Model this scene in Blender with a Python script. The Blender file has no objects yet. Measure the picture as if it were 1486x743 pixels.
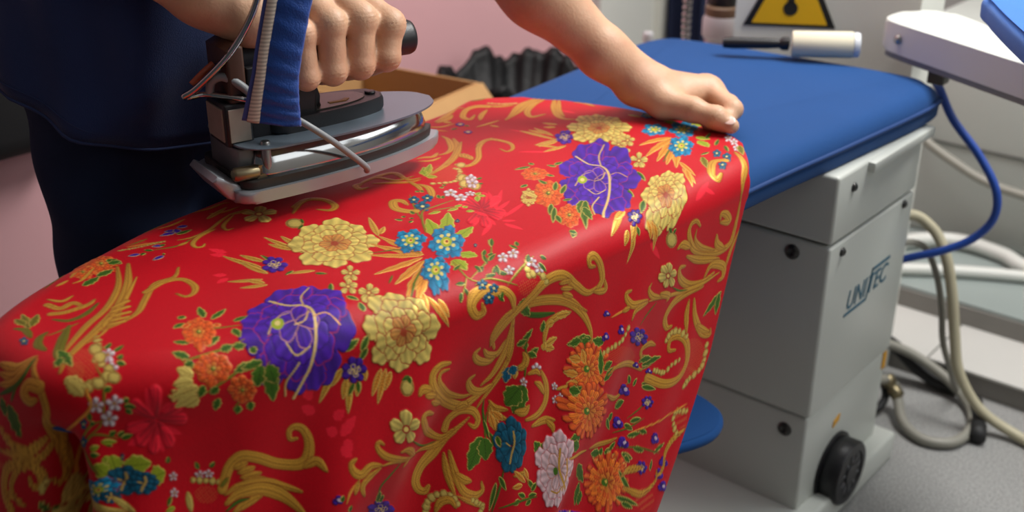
import bpy, bmesh, math, random
import numpy as np
from mathutils import Vector, Matrix
random.seed(5); rng = np.random.default_rng(5)
PI = math.pi
scene = bpy.context.scene
COL = scene.collection
scene.view_settings.view_transform = 'Standard'
scene.view_settings.look = 'None'

# ------------------------------------------------------------------ helpers
def lin(c):
    if isinstance(c, str):
        c = [int(c[i:i+2], 16)/255 for i in (0, 2, 4)]
    return tuple((x/12.92 if x <= .04045 else ((x+.055)/1.055)**2.4) for x in c)

def mat(name, col, rough=.5, metal=0., var=.08, scale=9., bump=0., bscale=300., coat=0., sheen=0., spec=.5, emit=0., stretch=None, sss=0.):
    m = bpy.data.materials.new(name); m.use_nodes = True
    nt = m.node_tree; b = nt.nodes['Principled BSDF']; L = nt.links.new
    c = lin(col)
    tc = nt.nodes.new('ShaderNodeTexCoord')
    src = tc.outputs['Object']
    if stretch:
        mp = nt.nodes.new('ShaderNodeMapping'); mp.inputs['Scale'].default_value = stretch
        L(src, mp.inputs['Vector']); src = mp.outputs['Vector']
    n = nt.nodes.new('ShaderNodeTexNoise'); n.inputs['Scale'].default_value = scale; n.inputs['Detail'].default_value = 5
    L(src, n.inputs['Vector'])
    mx = nt.nodes.new('ShaderNodeMix'); mx.data_type = 'RGBA'
    mx.inputs[6].default_value = (*[max(0, x*(1-var)) for x in c], 1)
    mx.inputs[7].default_value = (*[min(1, x*(1+var)) for x in c], 1)
    L(n.outputs['Fac'], mx.inputs[0]); L(mx.outputs[2], b.inputs['Base Color'])
    b.inputs['Roughness'].default_value = rough; b.inputs['Metallic'].default_value = metal
    b.inputs['Specular IOR Level'].default_value = spec
    if coat: b.inputs['Coat Weight'].default_value = coat; b.inputs['Coat Roughness'].default_value = .15
    if sheen: b.inputs['Sheen Weight'].default_value = sheen; b.inputs['Sheen Roughness'].default_value = .5
    if sss:
        b.inputs['Subsurface Weight'].default_value = sss
        b.inputs['Subsurface Radius'].default_value = (.012, .005, .003); b.inputs['Subsurface Scale'].default_value = .6
    if emit:
        L(mx.outputs[2], b.inputs['Emission Color']); b.inputs['Emission Strength'].default_value = emit
    if bump:
        n2 = nt.nodes.new('ShaderNodeTexNoise'); n2.inputs['Scale'].default_value = bscale; n2.inputs['Detail'].default_value = 4
        L(src, n2.inputs['Vector'])
        bp = nt.nodes.new('ShaderNodeBump'); bp.inputs['Strength'].default_value = bump; bp.inputs['Distance'].default_value = .002
        L(n2.outputs['Fac'], bp.inputs['Height']); L(bp.outputs['Normal'], b.inputs['Normal'])
    return m

def obj(name, me, material=None, parent=None, smooth=True, auto=None):
    """one mesh (bmesh or Mesh) -> ONE object"""
    if isinstance(me, bmesh.types.BMesh):
        bmesh.ops.recalc_face_normals(me, faces=me.faces)
        d = bpy.data.meshes.new(name); me.to_mesh(d); me.free()
    else:
        d = me; d.name = name
    o = bpy.data.objects.new(name, d); COL.objects.link(o)
    if material is not None:
        for mm in (material if isinstance(material, (list, tuple)) else [material]): d.materials.append(mm)
    if smooth:
        d.polygons.foreach_set('use_smooth', [True]*len(d.polygons))
        if auto:
            d.set_sharp_from_angle(angle=math.radians(auto))
    if parent is not None:
        o.parent = parent
        o.matrix_parent_inverse = parent.matrix_world.inverted() if False else Matrix.Identity(4)
    return o

def thing(name, label, cat, loc=(0,0,0), rotz=0., group=None):
    o = bpy.data.objects.new(name, None); COL.objects.link(o)
    o.location = loc; o.rotation_euler = (0,0,rotz); o.empty_display_size = .05
    o['label'] = label; o['category'] = cat
    if group: o['group'] = group
    return o
def tag(o, label, cat, group=None):
    o['label'] = label; o['category'] = cat
    if group: o['group'] = group
    return o
def struct(o, label=None, cat=None):
    o['kind'] = 'structure'
    if label: o['label'] = label
    if cat: o['category'] = cat
    return o

def bm_new(): return bmesh.new()
def add_box(bm, lo, hi, bevel=0., seg=2, M=None):
    r = bmesh.ops.create_cube(bm, size=1.)
    vs = r['verts']; lo = Vector(lo); hi = Vector(hi)
    for v in vs: v.co = Vector([(lo[i]+hi[i])/2+(hi[i]-lo[i])*v.co[i] for i in range(3)])
    if bevel:
        es = list({e for v in vs for e in v.link_edges})
        r = bmesh.ops.bevel(bm, geom=es, offset=bevel, segments=seg, profile=.5, affect='EDGES')
        vs = list({v for f in r['faces'] for v in f.verts} | {v for v in vs if v.is_valid})
    if M is not None: bmesh.ops.transform(bm, matrix=M, verts=vs)
    return vs
def add_prism(bm, pts, z0, z1, bevel=0., seg=2, M=None, axis='z'):
    """extrude the outline pts (2-D) from z0 to z1"""
    def P(p, z):
        return {'z': (p[0], p[1], z), 'x': (z, p[0], p[1]), 'y': (p[0], z, p[1])}[axis]
    a = [bm.verts.new(P(p, z0)) for p in pts]; b = [bm.verts.new(P(p, z1)) for p in pts]
    n = len(pts)
    f0 = bm.faces.new(a[::-1]); f1 = bm.faces.new(b)
    for i in range(n): bm.faces.new((a[i], a[(i+1)%n], b[(i+1)%n], b[i]))
    vs = a+b
    if bevel:
        es = list(f0.edges)+list(f1.edges)
        r = bmesh.ops.bevel(bm, geom=es, offset=bevel, segments=seg, profile=.5, affect='EDGES', clamp_overlap=True)
        vs = list({v for f in r['faces'] for v in f.verts} | {v for v in vs if v.is_valid})
    if M is not None: bmesh.ops.transform(bm, matrix=M, verts=vs)
    return vs
def catmull(pts, n=8):
    P = [Vector(p) for p in pts]; P = [P[0]*2-P[1]]+P+[P[-1]*2-P[-2]]; out = []
    for i in range(1, len(P)-2):
        p0,p1,p2,p3 = P[i-1],P[i],P[i+1],P[i+2]
        for k in range(n):
            t = k/n
            out.append(.5*((2*p1)+(p2-p0)*t+(2*p0-5*p1+4*p2-p3)*t*t+(3*p1-p0-3*p2+p3)*t**3))
    out.append(P[-2]); return out
def add_tube(bm, pts, r, seg=10, smooth=8, cap=True, flat=1., rfn=None):
    P = catmull(pts, smooth) if smooth else [Vector(p) for p in pts]
    n = len(P); rings = []; up = None
    for i, p in enumerate(P):
        t = (P[min(i+1,n-1)]-P[max(i-1,0)]).normalized()
        if up is None:
            up = Vector((0,0,1)) if abs(t.z) < .9 else Vector((1,0,0))
        s = t.cross(up).normalized(); up = s.cross(t).normalized()
        rr = rfn(i/(n-1)) if rfn else r
        rings.append([bm.verts.new(p+(s*math.cos(2*PI*k/seg)+up*math.sin(2*PI*k/seg)*flat)*rr) for k in range(seg)])
    for i in range(n-1):
        for k in range(seg): bm.faces.new((rings[i][k], rings[i][(k+1)%seg], rings[i+1][(k+1)%seg], rings[i+1][k]))
    if cap: bm.faces.new(rings[0][::-1]); bm.faces.new(rings[-1])
    return [v for r_ in rings for v in r_]
def add_lathe(bm, prof, seg=32, M=None):
    """prof: (radius, height) pairs around +z"""
    rings = []
    for r, z in prof:
        rings.append([bm.verts.new((r*math.cos(2*PI*k/seg), r*math.sin(2*PI*k/seg), z)) for k in range(seg)])
    for i in range(len(rings)-1):
        for k in range(seg): bm.faces.new((rings[i][k], rings[i][(k+1)%seg], rings[i+1][(k+1)%seg], rings[i+1][k]))
    bm.faces.new(rings[0][::-1]); bm.faces.new(rings[-1])
    vs = [v for r_ in rings for v in r_]
    if M is not None: bmesh.ops.transform(bm, matrix=M, verts=vs)
    return vs
def axis_matrix(loc, z):
    return Matrix.Translation(Vector(loc)) @ Vector(z).to_track_quat('Z', 'Y').to_matrix().to_4x4()

# ---- smooth solids: signed distances on a grid -> surface (surface nets)
class Sdf:
    def __init__(s, lo, hi, h):
        s.lo = np.array(lo, float); s.h = h
        s.n = np.ceil((np.array(hi, float)-s.lo)/h).astype(int)+1
        s.D = np.full(s.n, 1.0, np.float32)
    def block(s, lo, hi):
        a = np.clip(np.floor((np.array(lo)-s.lo)/s.h).astype(int), 0, s.n); b = np.clip(np.ceil((np.array(hi)-s.lo)/s.h).astype(int)+1, 0, s.n)
        sl = tuple(slice(a[i], b[i]) for i in range(3))
        ax = [s.lo[i]+s.h*np.arange(a[i], b[i]) for i in range(3)]
        return sl, np.meshgrid(*ax, indexing='ij')
    @staticmethod
    def smin(a, b, k):
        h = np.maximum(k-np.abs(a-b), 0)/k
        return np.minimum(a, b)-h*h*k*.25
    def cone(s, a, b, ra, rb, k=.006, D=None):
        """round cone from a to b"""
        a = np.array(a, float); b = np.array(b, float); m = max(ra, rb)+k+4*s.h
        sl, (X, Y, Z) = s.block(np.minimum(a, b)-m, np.maximum(a, b)+m)
        ab = b-a; L2 = max(ab@ab, 1e-12)
        t = np.clip(((X-a[0])*ab[0]+(Y-a[1])*ab[1]+(Z-a[2])*ab[2])/L2, 0, 1)
        d = np.sqrt((X-a[0]-ab[0]*t)**2+(Y-a[1]-ab[1]*t)**2+(Z-a[2]-ab[2]*t)**2)-(ra+(rb-ra)*t)
        T = s.D if D is None else D
        T[sl] = s.smin(T[sl], d.astype(np.float32), k)
    def ell(s, c, ax, r, k=.01, D=None):
        """ellipsoid: centre, 3 axes (rows, unit), radii"""
        c = np.array(c, float); R = np.array(ax, float); r = np.array(r, float); m = r.max()+k+4*s.h
        sl, (X, Y, Z) = s.block(c-m, c+m)
        q = np.stack([X-c[0], Y-c[1], Z-c[2]], -1) @ R.T
        k0 = np.sqrt(((q/r)**2).sum(-1)); k1 = np.sqrt(((q/r**2)**2).sum(-1))
        d = k0*(k0-1)/np.maximum(k1, 1e-6)
        T = s.D if D is None else D
        T[sl] = s.smin(T[sl], d.astype(np.float32), k)
    def mesh(s, name, relax=2):
        D = s.D; n = s.n; S = D < 0
        c = [S[i:n[0]-1+i, j:n[1]-1+j, k:n[2]-1+k] for i in (0,1) for j in (0,1) for k in (0,1)]
        cnt = sum(x.astype(np.int8) for x in c); act = (cnt > 0) & (cnt < 8)
        ids = -np.ones(act.shape, int); I = np.argwhere(act); ids[act] = np.arange(len(I))
        acc = np.zeros((len(I), 3)); w = np.zeros(len(I))
        cor = np.array([(i,j,k) for i in (0,1) for j in (0,1) for k in (0,1)])
        val = np.stack([D[I[:,0]+o[0], I[:,1]+o[1], I[:,2]+o[2]] for o in cor], 1)
        for a in range(8):
            for b in range(a+1, 8):
                if np.abs(cor[a]-cor[b]).sum() != 1: continue
                m = (val[:,a] < 0) != (val[:,b] < 0)
                t = val[m,a]/(val[m,a]-val[m,b])
                acc[m] += cor[a]+(cor[b]-cor[a])*t[:,None]; w[m] += 1
        V = (I+acc/w[:,None])*s.h+s.lo
        quads = []
        for ax in range(3):
            u, v = (ax+1)%3, (ax+2)%3
            sl0 = [slice(1, n[i]-1) for i in range(3)]; sl0[ax] = slice(0, n[ax]-1)
            sl1 = list(sl0); sl1[ax] = slice(1, n[ax])
            A = S[tuple(sl0)]; B = S[tuple(sl1)]
            E = np.argwhere(A != B)
            if not len(E): continue
            flip = A[tuple(E.T)]
            E = E+np.array([1 if i != ax else 0 for i in range(3)])
            du = np.zeros(3, int); du[u] = 1; dv = np.zeros(3, int); dv[v] = 1
            q = np.stack([ids[tuple((E-du-dv).T)], ids[tuple((E-dv).T)], ids[tuple(E.T)], ids[tuple((E-du).T)]], 1)
            q[~flip] = q[~flip][:, ::-1]
            quads.append(q)
        Q = np.concatenate(quads)
        Q = Q[(Q >= 0).all(1)]
        for _ in range(relax):
            sm = np.zeros_like(V); ct = np.zeros(len(V))
            for k in range(4):
                np.add.at(sm, Q[:,k], V[Q[:,(k+1)%4]]); np.add.at(ct, Q[:,k], 1)
                np.add.at(sm, Q[:,(k+1)%4], V[Q[:,k]]); np.add.at(ct, Q[:,(k+1)%4], 1)
            V = V*.5+.5*sm/np.maximum(ct, 1)[:,None]
        return V, Q
def np_mesh(name, V, Q):
    me = bpy.data.meshes.new(name)
    V = np.asarray(V, np.float32); Q = np.asarray(Q, np.int32); k = Q.shape[1]
    me.vertices.add(len(V)); me.vertices.foreach_set('co', V.ravel())
    me.loops.add(Q.size); me.loops.foreach_set('vertex_index', Q.ravel())
    me.polygons.add(len(Q)); me.polygons.foreach_set('loop_start', np.arange(0, Q.size, k, dtype=np.int32))
    me.update(calc_edges=True); me.validate(); return me

# ------------------------------------------------------------------ camera
cam_d = bpy.data.cameras.new('camera'); cam = bpy.data.objects.new('camera', cam_d); COL.objects.link(cam)
CAM = Vector((0, 0, 1.27)); PITCH = math.radians(24.8); AZ = math.radians(40.3)
cam.location = CAM; cam.rotation_euler = (PI/2-PITCH, 0, AZ)
cam_d.sensor_width = 36; cam_d.lens = 36*1665/1486
cam_d.dof.use_dof = True; cam_d.dof.focus_distance = 1.38; cam_d.dof.aperture_fstop = 3.2
cam_d.clip_start = .05
scene.camera = cam
# ---- cloth shape: flat cloth coordinates (U across, V along) -> draped surface ----
CT = 0.73            # height of the cloth on the board
ER = 0.035           # radius of the padded edge
BOARD = [(-.655,1.86),(-.672,1.60),(-.690,1.40),(-.708,1.15),(-.732,.90),(-.770,.70),(-.825,.54),(-.872,.455),(-.905,.423),
         (-.95,.410),(-1.02,.410),(-1.062,.432),(-1.098,.495),(-1.130,.60),(-1.158,.72),(-1.176,.87),(-1.188,1.10),(-1.198,1.35),(-1.226,1.70),(-1.234,1.82),
         (-1.215,1.885),(-1.16,1.915),(-.95,1.935),(-.74,1.945),(-.68,1.92)]
def smooth_closed(pts, n=12):
    P = np.array(pts, float); m = len(P); out = []
    for i in range(m):
        p0,p1,p2,p3 = P[i-1],P[i],P[(i+1)%m],P[(i+2)%m]
        for k in range(n):
            t = k/n
            out.append(.5*((2*p1)+(-p0+p2)*t+(2*p0-5*p1+4*p2-p3)*t*t+(-p0+3*p1-3*p2+p3)*t**3))
    return np.array(out)
def inset(pts, d):
    a = np.roll(pts,1,0); b = np.roll(pts,-1,0); t = b-a; t /= np.linalg.norm(t,axis=1)[:,None]
    # the outline runs clockwise seen from above (near side, nose, far side): inward normal
    n = np.stack([t[:,1],-t[:,0]],1)
    c = pts.mean(0)
    s = np.sign(np.sum((c-pts)*n))
    return pts + n*s*d
OUT = smooth_closed(BOARD); INN = inset(OUT, ER)
from mathutils import kdtree
_A = INN; _B = np.roll(INN,-1,0)
FINE = inset(smooth_closed(BOARD, 700), ER)
_kd = kdtree.KDTree(len(FINE))
for _i, _p in enumerate(FINE): _kd.insert((_p[0], _p[1], 0), _i)
_kd.balance()
def nearest(P):
    """distance from the flat part of the board, nearest edge point, inside flag"""
    n = len(P); inside = np.zeros(n,bool)
    for c in range(0,n,20000):
        p = P[c:c+20000]
        cond = (_A[None,:,1]>p[:,None,1])!=(_B[None,:,1]>p[:,None,1])
        dy = _B[:,1]-_A[:,1]
        xi = _A[None,:,0]+(p[:,None,1]-_A[None,:,1])*((_B[:,0]-_A[:,0])/np.where(np.abs(dy)<1e-9,1e-9,dy))[None]
        inside[c:c+20000] = (np.sum(cond&(p[:,None,0]<xi),1)%2)==1
    Q = P.copy(); out = np.where(~inside)[0]
    find = _kd.find
    ix = [find((x, y, 0))[1] for x, y in P[out].tolist()]
    Q[out] = FINE[ix]
    return np.sqrt(((P-Q)**2).sum(1)), Q, None, inside
def sstep(a,b,x):
    t = np.clip((x-a)/(b-a),0,1); return t*t*(3-2*t)
def drape(U, V):
    P = np.stack([U,V],1)
    d,Q,S,ins = nearest(P)
    d = np.where(ins,0,d)
    n = (P-Q); n /= np.maximum(np.linalg.norm(n,axis=1),1e-9)[:,None]
    near = sstep(-.2,.5,n[:,0]); nose = sstep(.3,.8,-n[:,1])*(1-near)
    ang = np.arctan2(-n[:,1], n[:,0])                # 0 near side, pi/2 nose end
    lim = ER*math.pi/2
    a = np.minimum(d,lim)/ER
    hang = np.maximum(d-lim,0)
    # slow folds of the hanging side
    ramp = sstep(-.02,.15,hang)
    y = Q[:,1]
    yy_ = y+hang*.85
    rip = -.019*np.cos((yy_-.93)*2*math.pi/.37)+.008*np.sin((yy_-.2)*2*math.pi/.19+1.0)+.003*np.sin((y+.3*hang)*2*math.pi/.085+2)
    rip *= sstep(1.12,.80,y)*.75+.25
    # corner fold at the nose
    ear = np.exp(-((ang-.72)/.24)**2)*.34-np.exp(-((ang-1.16)/.20)**2)*1.0+np.exp(-((ang-1.50)/.2)**2)*.16
    flare = .05*near+.02+.05*nose
    r = (ER+.008)*np.sin(a)+hang*flare+rip*ramp*near+hang*ear*sstep(0,.05,hang)
    r = np.where(hang > 0, np.maximum(r, -.09), r)
    z = CT-(ER+.002)*(1-np.cos(a))-hang*np.sqrt(np.maximum(1-flare**2,.2))*(1-.04*np.abs(ear)/.4)
    x = np.where(ins,U,Q[:,0]+n[:,0]*r); yy = np.where(ins,V,Q[:,1]+n[:,1]*r)
    yy = yy - hang*.42*near*sstep(.75,1.3,y)        # the free end is drawn towards the nose
    # soft unevenness of the top
    top = np.where(ins,1.0,np.cos(a))
    z = z+top*(.003*np.sin(U*19+V*7)*np.sin(V*13-U*5+1)+.0012*np.sin(V*31+U*23))
    # small lift of the end edge by the hand
    z = z+.006*sstep(1.22,1.31,V)*np.where(hang>0,0,1)
    return np.stack([x,yy,z],1)
VEND = np.array([(-1.25,1.265),(-1.165,1.29),(-1.127,1.355),(-1.068,1.385),(-.99,1.392),(-.92,1.403),(-.858,1.416),(-.81,1.414),(-.775,1.404),(-.746,1.383),(-.72,1.345),(-.698,1.316),(-.67,1.302),(-.634,1.299),(-.562,1.289),(-.485,1.278),(-.42,1.255),(-.348,1.23),(-.30,1.216),(-.235,1.195)])   # where the cloth ends
def vend(u): return np.interp(u, VEND[:,0], VEND[:,1])
# ------------------------------------------------------------------ the room
def floor_mat():
    m = mat('speckled_vinyl', '9a9a98', rough=.45, var=.12, scale=6)
    nt = m.node_tree; L = nt.links.new; b = nt.nodes['Principled BSDF']
    src = b.inputs['Base Color'].links[0].from_socket
    v = nt.nodes.new('ShaderNodeTexNoise'); v.inputs['Scale'].default_value = 260; v.inputs['Detail'].default_value = 3
    tc = nt.nodes.new('ShaderNodeTexCoord'); L(tc.outputs['Object'], v.inputs['Vector'])
    r = nt.nodes.new('ShaderNodeValToRGB'); r.color_ramp.elements[0].position = .38; r.color_ramp.elements[1].position = .62
    r.color_ramp.elements[0].color = (.62,.62,.62,1); r.color_ramp.elements[1].color = (1.15,1.15,1.15,1)
    L(v.outputs['Fac'], r.inputs[0])
    x = nt.nodes.new('ShaderNodeMix'); x.data_type = 'RGBA'; x.blend_type = 'MULTIPLY'; x.inputs[0].default_value = 1
    L(src, x.inputs[6]); L(r.outputs[0], x.inputs[7]); L(x.outputs[2], b.inputs['Base Color'])
    return m
M_FLOOR = floor_mat()
M_PINK = mat('pink_paint', 'd6a4a8', rough=.7, var=.04, scale=2, bump=.15, bscale=60)
M_GREYWALL = mat('grey_paint', 'a6a7a3', rough=.7, var=.04, scale=2, bump=.1, bscale=60)
M_TILE = mat('step_tile', 'c3c2bd', rough=.35, var=.05, scale=5)
M_RISER = mat('step_riser', '85827d', rough=.6, var=.12, scale=14)
M_PLAT = mat('platform_vinyl', '8f9996', rough=.3, var=.08, scale=5)
M_CEIL = mat('ceiling_paint', 'c9c9c6', rough=.9, var=.03)
def slab(name, lo, hi, m, bevel=0.): 
    bm = bm_new(); add_box(bm, lo, hi, bevel); return struct(obj(name, bm, m, smooth=False))
slab('floor', (-2.05,-1.6,-.05), (1.6,3.65,0), M_FLOOR)
slab('wall_left', (-2.05,-1.6,0), (-2.0,3.65,2.6), M_PINK)
slab('wall_back', (-2.0,3.6,0), (1.6,3.65,2.6), M_GREYWALL)
slab('wall_right', (1.55,-1.6,0), (1.6,3.6,2.6), M_GREYWALL)
slab('ceiling', (-2.05,-1.6,2.6), (1.6,3.65,2.65), M_CEIL)
# two low steps up to the platform along the back wall
slab('trim_1', (-1.30,2.195,0), (1.55,2.47,.045), M_RISER)
bm = bm_new()
x = -1.30
while x < 1.5:
    add_box(bm, (x+.002,2.19,.045), (min(x+.298,1.548),2.385,.052), .001, 1); x += .30
struct(obj('trim_2', bm, M_TILE, smooth=False))
slab('trim_3', (-1.30,2.385,.052), (1.55,3.6,.095), M_RISER)
slab('trim_4', (-1.30,2.39,.095), (1.55,3.6,.102), M_PLAT)
# wall side counts as trim: pale grey jamb where the pink paint ends
slab('trim_5', (-2.0,2.70,0), (-1.955,2.985,2.3), mat('pale_jamb', 'cfcfc8', rough=.6, var=.03))
slab('trim_6', (-2.0,2.985,0), (-1.93,3.02,2.3), mat('pale_trim_edge', 'd3d2c8', rough=.5, var=.03))
# ------------------------------------------------------------------ the ironing table
M_BLUE = mat('blue_cover_cloth', '13457f', rough=.8, var=.06, scale=7, bump=.35, bscale=900, sheen=.06, spec=.2)
M_BLUED = mat('blue_piping', '123a72', rough=.8, var=.06, bump=.2, bscale=900)
M_WHITE = mat('white_enamel', 'c9cdc6', rough=.38, var=.03, scale=3, bump=.03, bscale=120)
M_SEAM = mat('dark_gap', '4a4a46', rough=.8, var=.05)
M_BLACKP = mat('black_plastic', '17171a', rough=.42, var=.1, bump=.08, bscale=500)
M_STEEL = mat('brushed_steel', 'a8a8a6', rough=.3, metal=1., var=.06, stretch=(1,40,1))
M_CHROME = mat('chrome', 'b4b6b6', rough=.12, metal=1., var=.02)
M_TEAL = mat('teal_print', '1f5f77', rough=.5, var=.03)
M_YELLOW = mat('yellow_sticker', 'e0a21c', rough=.5, var=.04)
table = thing('ironing_table', 'white floor-standing ironing table with blue padded top, red brocade draped on it', 'ironing table', (-.88,1.68,0))
TB = Vector((-.88,1.68,0))
def part(name, bm, m, parent=table, off=TB, **k):
    bmesh.ops.translate(bm, vec=-off, verts=bm.verts); return obj(name, bm, m, parent, **k)
# padded top
def pad_mesh(out, z0, z1, r, name, swell=.004):
    """outline swept through a rounded edge, closed with a swelling lid"""
    bm = bm_new(); prof = []
    for k in range(7): a = PI/2*k/6; prof.append((r-r*math.sin(a), z1-r+r*math.cos(a)))     # (inset, z)
    for k in range(1, 5): a = PI/2*k/4; prof.append((.012*(1-math.cos(a)), z0+.012-.012*math.sin(a)))
    rings = []
    for ins, z in prof:
        p = inset(out, ins) if ins > 1e-6 else out
        rings.append([bm.verts.new((q[0], q[1], z)) for q in p])
    n = len(out)
    for ins, dz in ((r+.008, .0006), (r+.016, .0009)):
        p = inset(out, ins) if r > .03 else out+(out.mean(0)-out)*min(.6, ins*3)
        rings.insert(0, [bm.verts.new((q[0], q[1], z1+dz)) for q in p])
    for i in range(len(rings)-1):
        for k in range(n): bm.faces.new((rings[i][k], rings[i][(k+1)%n], rings[i+1][(k+1)%n], rings[i+1][k]))
    bm.faces.new(rings[-1]); c = out.mean(0); cv = bm.verts.new((c[0], c[1], z1+.0012))
    for k in range(n): bm.faces.new((rings[0][(k+1)%n], rings[0][k], cv))
    return bm
PADO = OUT.copy()
part('padded_top', pad_mesh(PADO, .662, CT-.010, ER, 'padded_top'), M_BLUE, auto=50)
bm = bm_new(); pr = inset(PADO, -.001)
add_tube(bm, [(p[0], p[1], .694) for p in pr]+[(pr[0][0], pr[0][1], .694)], .0035, 8, 0, cap=False)
part('piping', bm, M_BLUED)
# column: hood, upper cabinet, lower cabinet and plinth
X1, X0, Y0, Y1 = -.656, -1.13, 1.521, 1.838
bm = bm_new(); add_box(bm, (X0,Y0,.553), (X1,Y1,.664), .006, 3); part('hood', bm, M_WHITE, auto=40)
bm = bm_new(); add_box(bm, (X0,Y0,.243), (X1,Y1,.549), .006, 3); upper = part('upper_cabinet', bm, M_WHITE, auto=40)
bm = bm_new(); add_box(bm, (X0+.004,Y0+.004,.05), (X1-.004,Y1-.004,.240), .006, 3); lower = part('lower_cabinet', bm, M_WHITE, auto=40)
bm = bm_new(); add_box(bm, (X0+.01,Y0+.01,.236), (X1-.01,Y1-.01,.556)); part('shadow_gap', bm, M_SEAM, smooth=False)
bm = bm_new(); add_box(bm, (X0-.03,Y0-.20,0), (X1+.026,Y1+.03,.058), .008, 3); part('plinth', bm, M_WHITE, auto=40)
# ledge under the pad on the right side
bm = bm_new(); add_box(bm, (X1-.02,Y0+.10,.645), (X1+.012,Y1+.02,.6625), .004, 2); part('ledge', bm, M_WHITE, auto=40)
def screw(p, n, parent=table, r=.011, col=None):
    bm = bm_new(); add_lathe(bm, [(r*1.25,-.001),(r*1.25,.0015),(r,.003),(r*.8,.005),(r*.5,.0052),(r*.45,.003),(.0005,.003)], 20, axis_matrix(p, n)); part('screw', bm, col or M_SCREW)
M_SCREW = mat('dark_screw', '4a4a48', rough=.35, metal=.8, var=.1)
for p in ((X1,1.576,.634),(X1,1.742,.645),(X1,1.564,.530),(X1,1.795,.538)): screw(p, (1,0,0), r=.006)
for p in ((-.718,Y0,.527),(-.698,Y0+.004,.207)): screw(p, (0,-1,0), r=.010)
# printed name on the side panel
def text_mesh(body, size, shear=0., ext=.0004, bold=.012):
    c = bpy.data.curves.new('text', 'FONT'); c.body = body; c.size = size; c.shear = shear; c.extrude = ext; c.offset = bold*size*.35
    o = bpy.data.objects.new('text', c); COL.objects.link(o)
    bpy.context.view_layer.update()
    me = bpy.data.meshes.new_from_object(o.evaluated_get(bpy.context.evaluated_depsgraph_get()))
    bpy.data.objects.remove(o); bpy.data.curves.remove(c); return me
def side_text(body, y, z, width, height, name, m, parent, x):
    me = text_mesh(body, .1, .25)
    bm = bm_new(); bm.from_mesh(me); bpy.data.meshes.remove(me)
    xs = [v.co.x for v in bm.verts]; ys = [v.co.y for v in bm.verts]
    x0, x1, y0, y1 = min(xs), max(xs), min(ys), max(ys)
    for v in bm.verts:
        v.co = Vector((x+.0006+(v.co.z), y+(v.co.x-x0)/(x1-x0)*width, z+(v.co.y-y0)/(y1-y0)*height))
    return bm
logo = bm_new()
for body, y, z, w in (('UNI', 1.611, .4085, .073), ('TEC', 1.690, .4085, .076)):
    b2 = side_text(body, y, z, w, .034, 'logo', M_TEAL, upper, X1)
    me = bpy.data.meshes.new('t'); b2.to_mesh(me); b2.free(); logo.from_mesh(me); bpy.data.meshes.remove(me)
sh = lambda y, z: (y+(z-.4085)*.25, z)
add_prism(logo, [sh(1.606,.3985), sh(1.690,.3985), sh(1.690,.4035), sh(1.606,.4035)], X1, X1+.001, axis='x')
add_prism(logo, [sh(1.688,.4480), sh(1.757,.4480), sh(1.757,.4530), sh(1.688,.4530)], X1, X1+.001, axis='x')
add_prism(logo, [sh(1.686,.3985), sh(1.690,.3985), sh(1.692,.4530), sh(1.687,.4530)], X1, X1+.001, axis='x')
lo_ = part('lettering', logo, M_TEAL, upper, smooth=False); lo_['label'] = 'teal letters reading UNITEC on the side'
bm = bm_new(); add_prism(bm, [(1.631,.172),(1.653,.178),(1.655,.190),(1.633,.184)], X1-.004, X1-.002, axis='x')
o = part('sticker', bm, M_YELLOW, lower, smooth=False); o['label'] = 'small yellow sticker above the dial'
bm = bm_new(); add_prism(bm, [(1.818,.205),(1.832,.205),(1.832,.238),(1.818,.238)], X1-.004, X1-.002, axis='x')
o = part('sticker', bm, M_YELLOW, lower, smooth=False); o['label'] = 'yellow sticker at the rear edge'
# round black fan dial, set into a dark collar
bm = bm_new(); add_lathe(bm, [(.066,0),(.066,.004),(.060,.006),(.03,.006)], 48, axis_matrix((X1-.004,1.650,.083), (1,0,0)))
collar = part('dial_collar', bm, M_BLACKP, auto=40)
bm = bm_new(); add_lathe(bm, [(.058,.004),(.060,.008),(.060,.034),(.057,.038),(.044,.0385),(.043,.036),(.020,.036),(.019,.039),(.002,.039)], 48, axis_matrix((X1-.004,1.650,.083), (1,0,0)))
dial = part('dial', bm, M_BLACKP, auto=40); dial['label'] = 'round black dial low on the side'
bm = bm_new()
for k in range(10):
    a = PI*2*k/10
    add_box(bm, (-.0018,-.006,0), (.0018,.006,.0012), M=axis_matrix((X1-.004+.0385,1.650,.083),(1,0,0)) @ Matrix.Rotation(a,4,'Z') @ Matrix.Translation((0,.030,-.002)))
part('dial_marks', bm, mat('grey_mark','6d6d70',rough=.5), dial, smooth=False)
# low blue rest sticking out of the front of the column
tr = smooth_closed([(-.985,1.30),(-.98,1.20),(-.93,1.145),(-.81,1.13),(-.735,1.17),(-.690,1.255),(-.700,1.315),(-.745,1.345),(-.85,1.36),(-.94,1.35)], 8)
bm = pad_mesh(tr, .312, .332, .009, 'rest'); o = part('low_rest', bm, M_BLUE, auto=50); o['label'] = 'blue padded low rest below the board'
bm = bm_new(); add_tube(bm, [(-.90,1.26,.306),(-.90,1.42,.302),(-.90,1.53,.30)], .012); part('rest_bracket', bm, M_WHITE)
# slim stay under the nose of the board
bm = bm_new(); add_tube(bm, [(-.95,1.53,.45),(-.95,1.05,.60),(-.97,.62,.658)], .017, 12, 6); part('stay', bm, M_WHITE)
STEP = .0011
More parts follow.
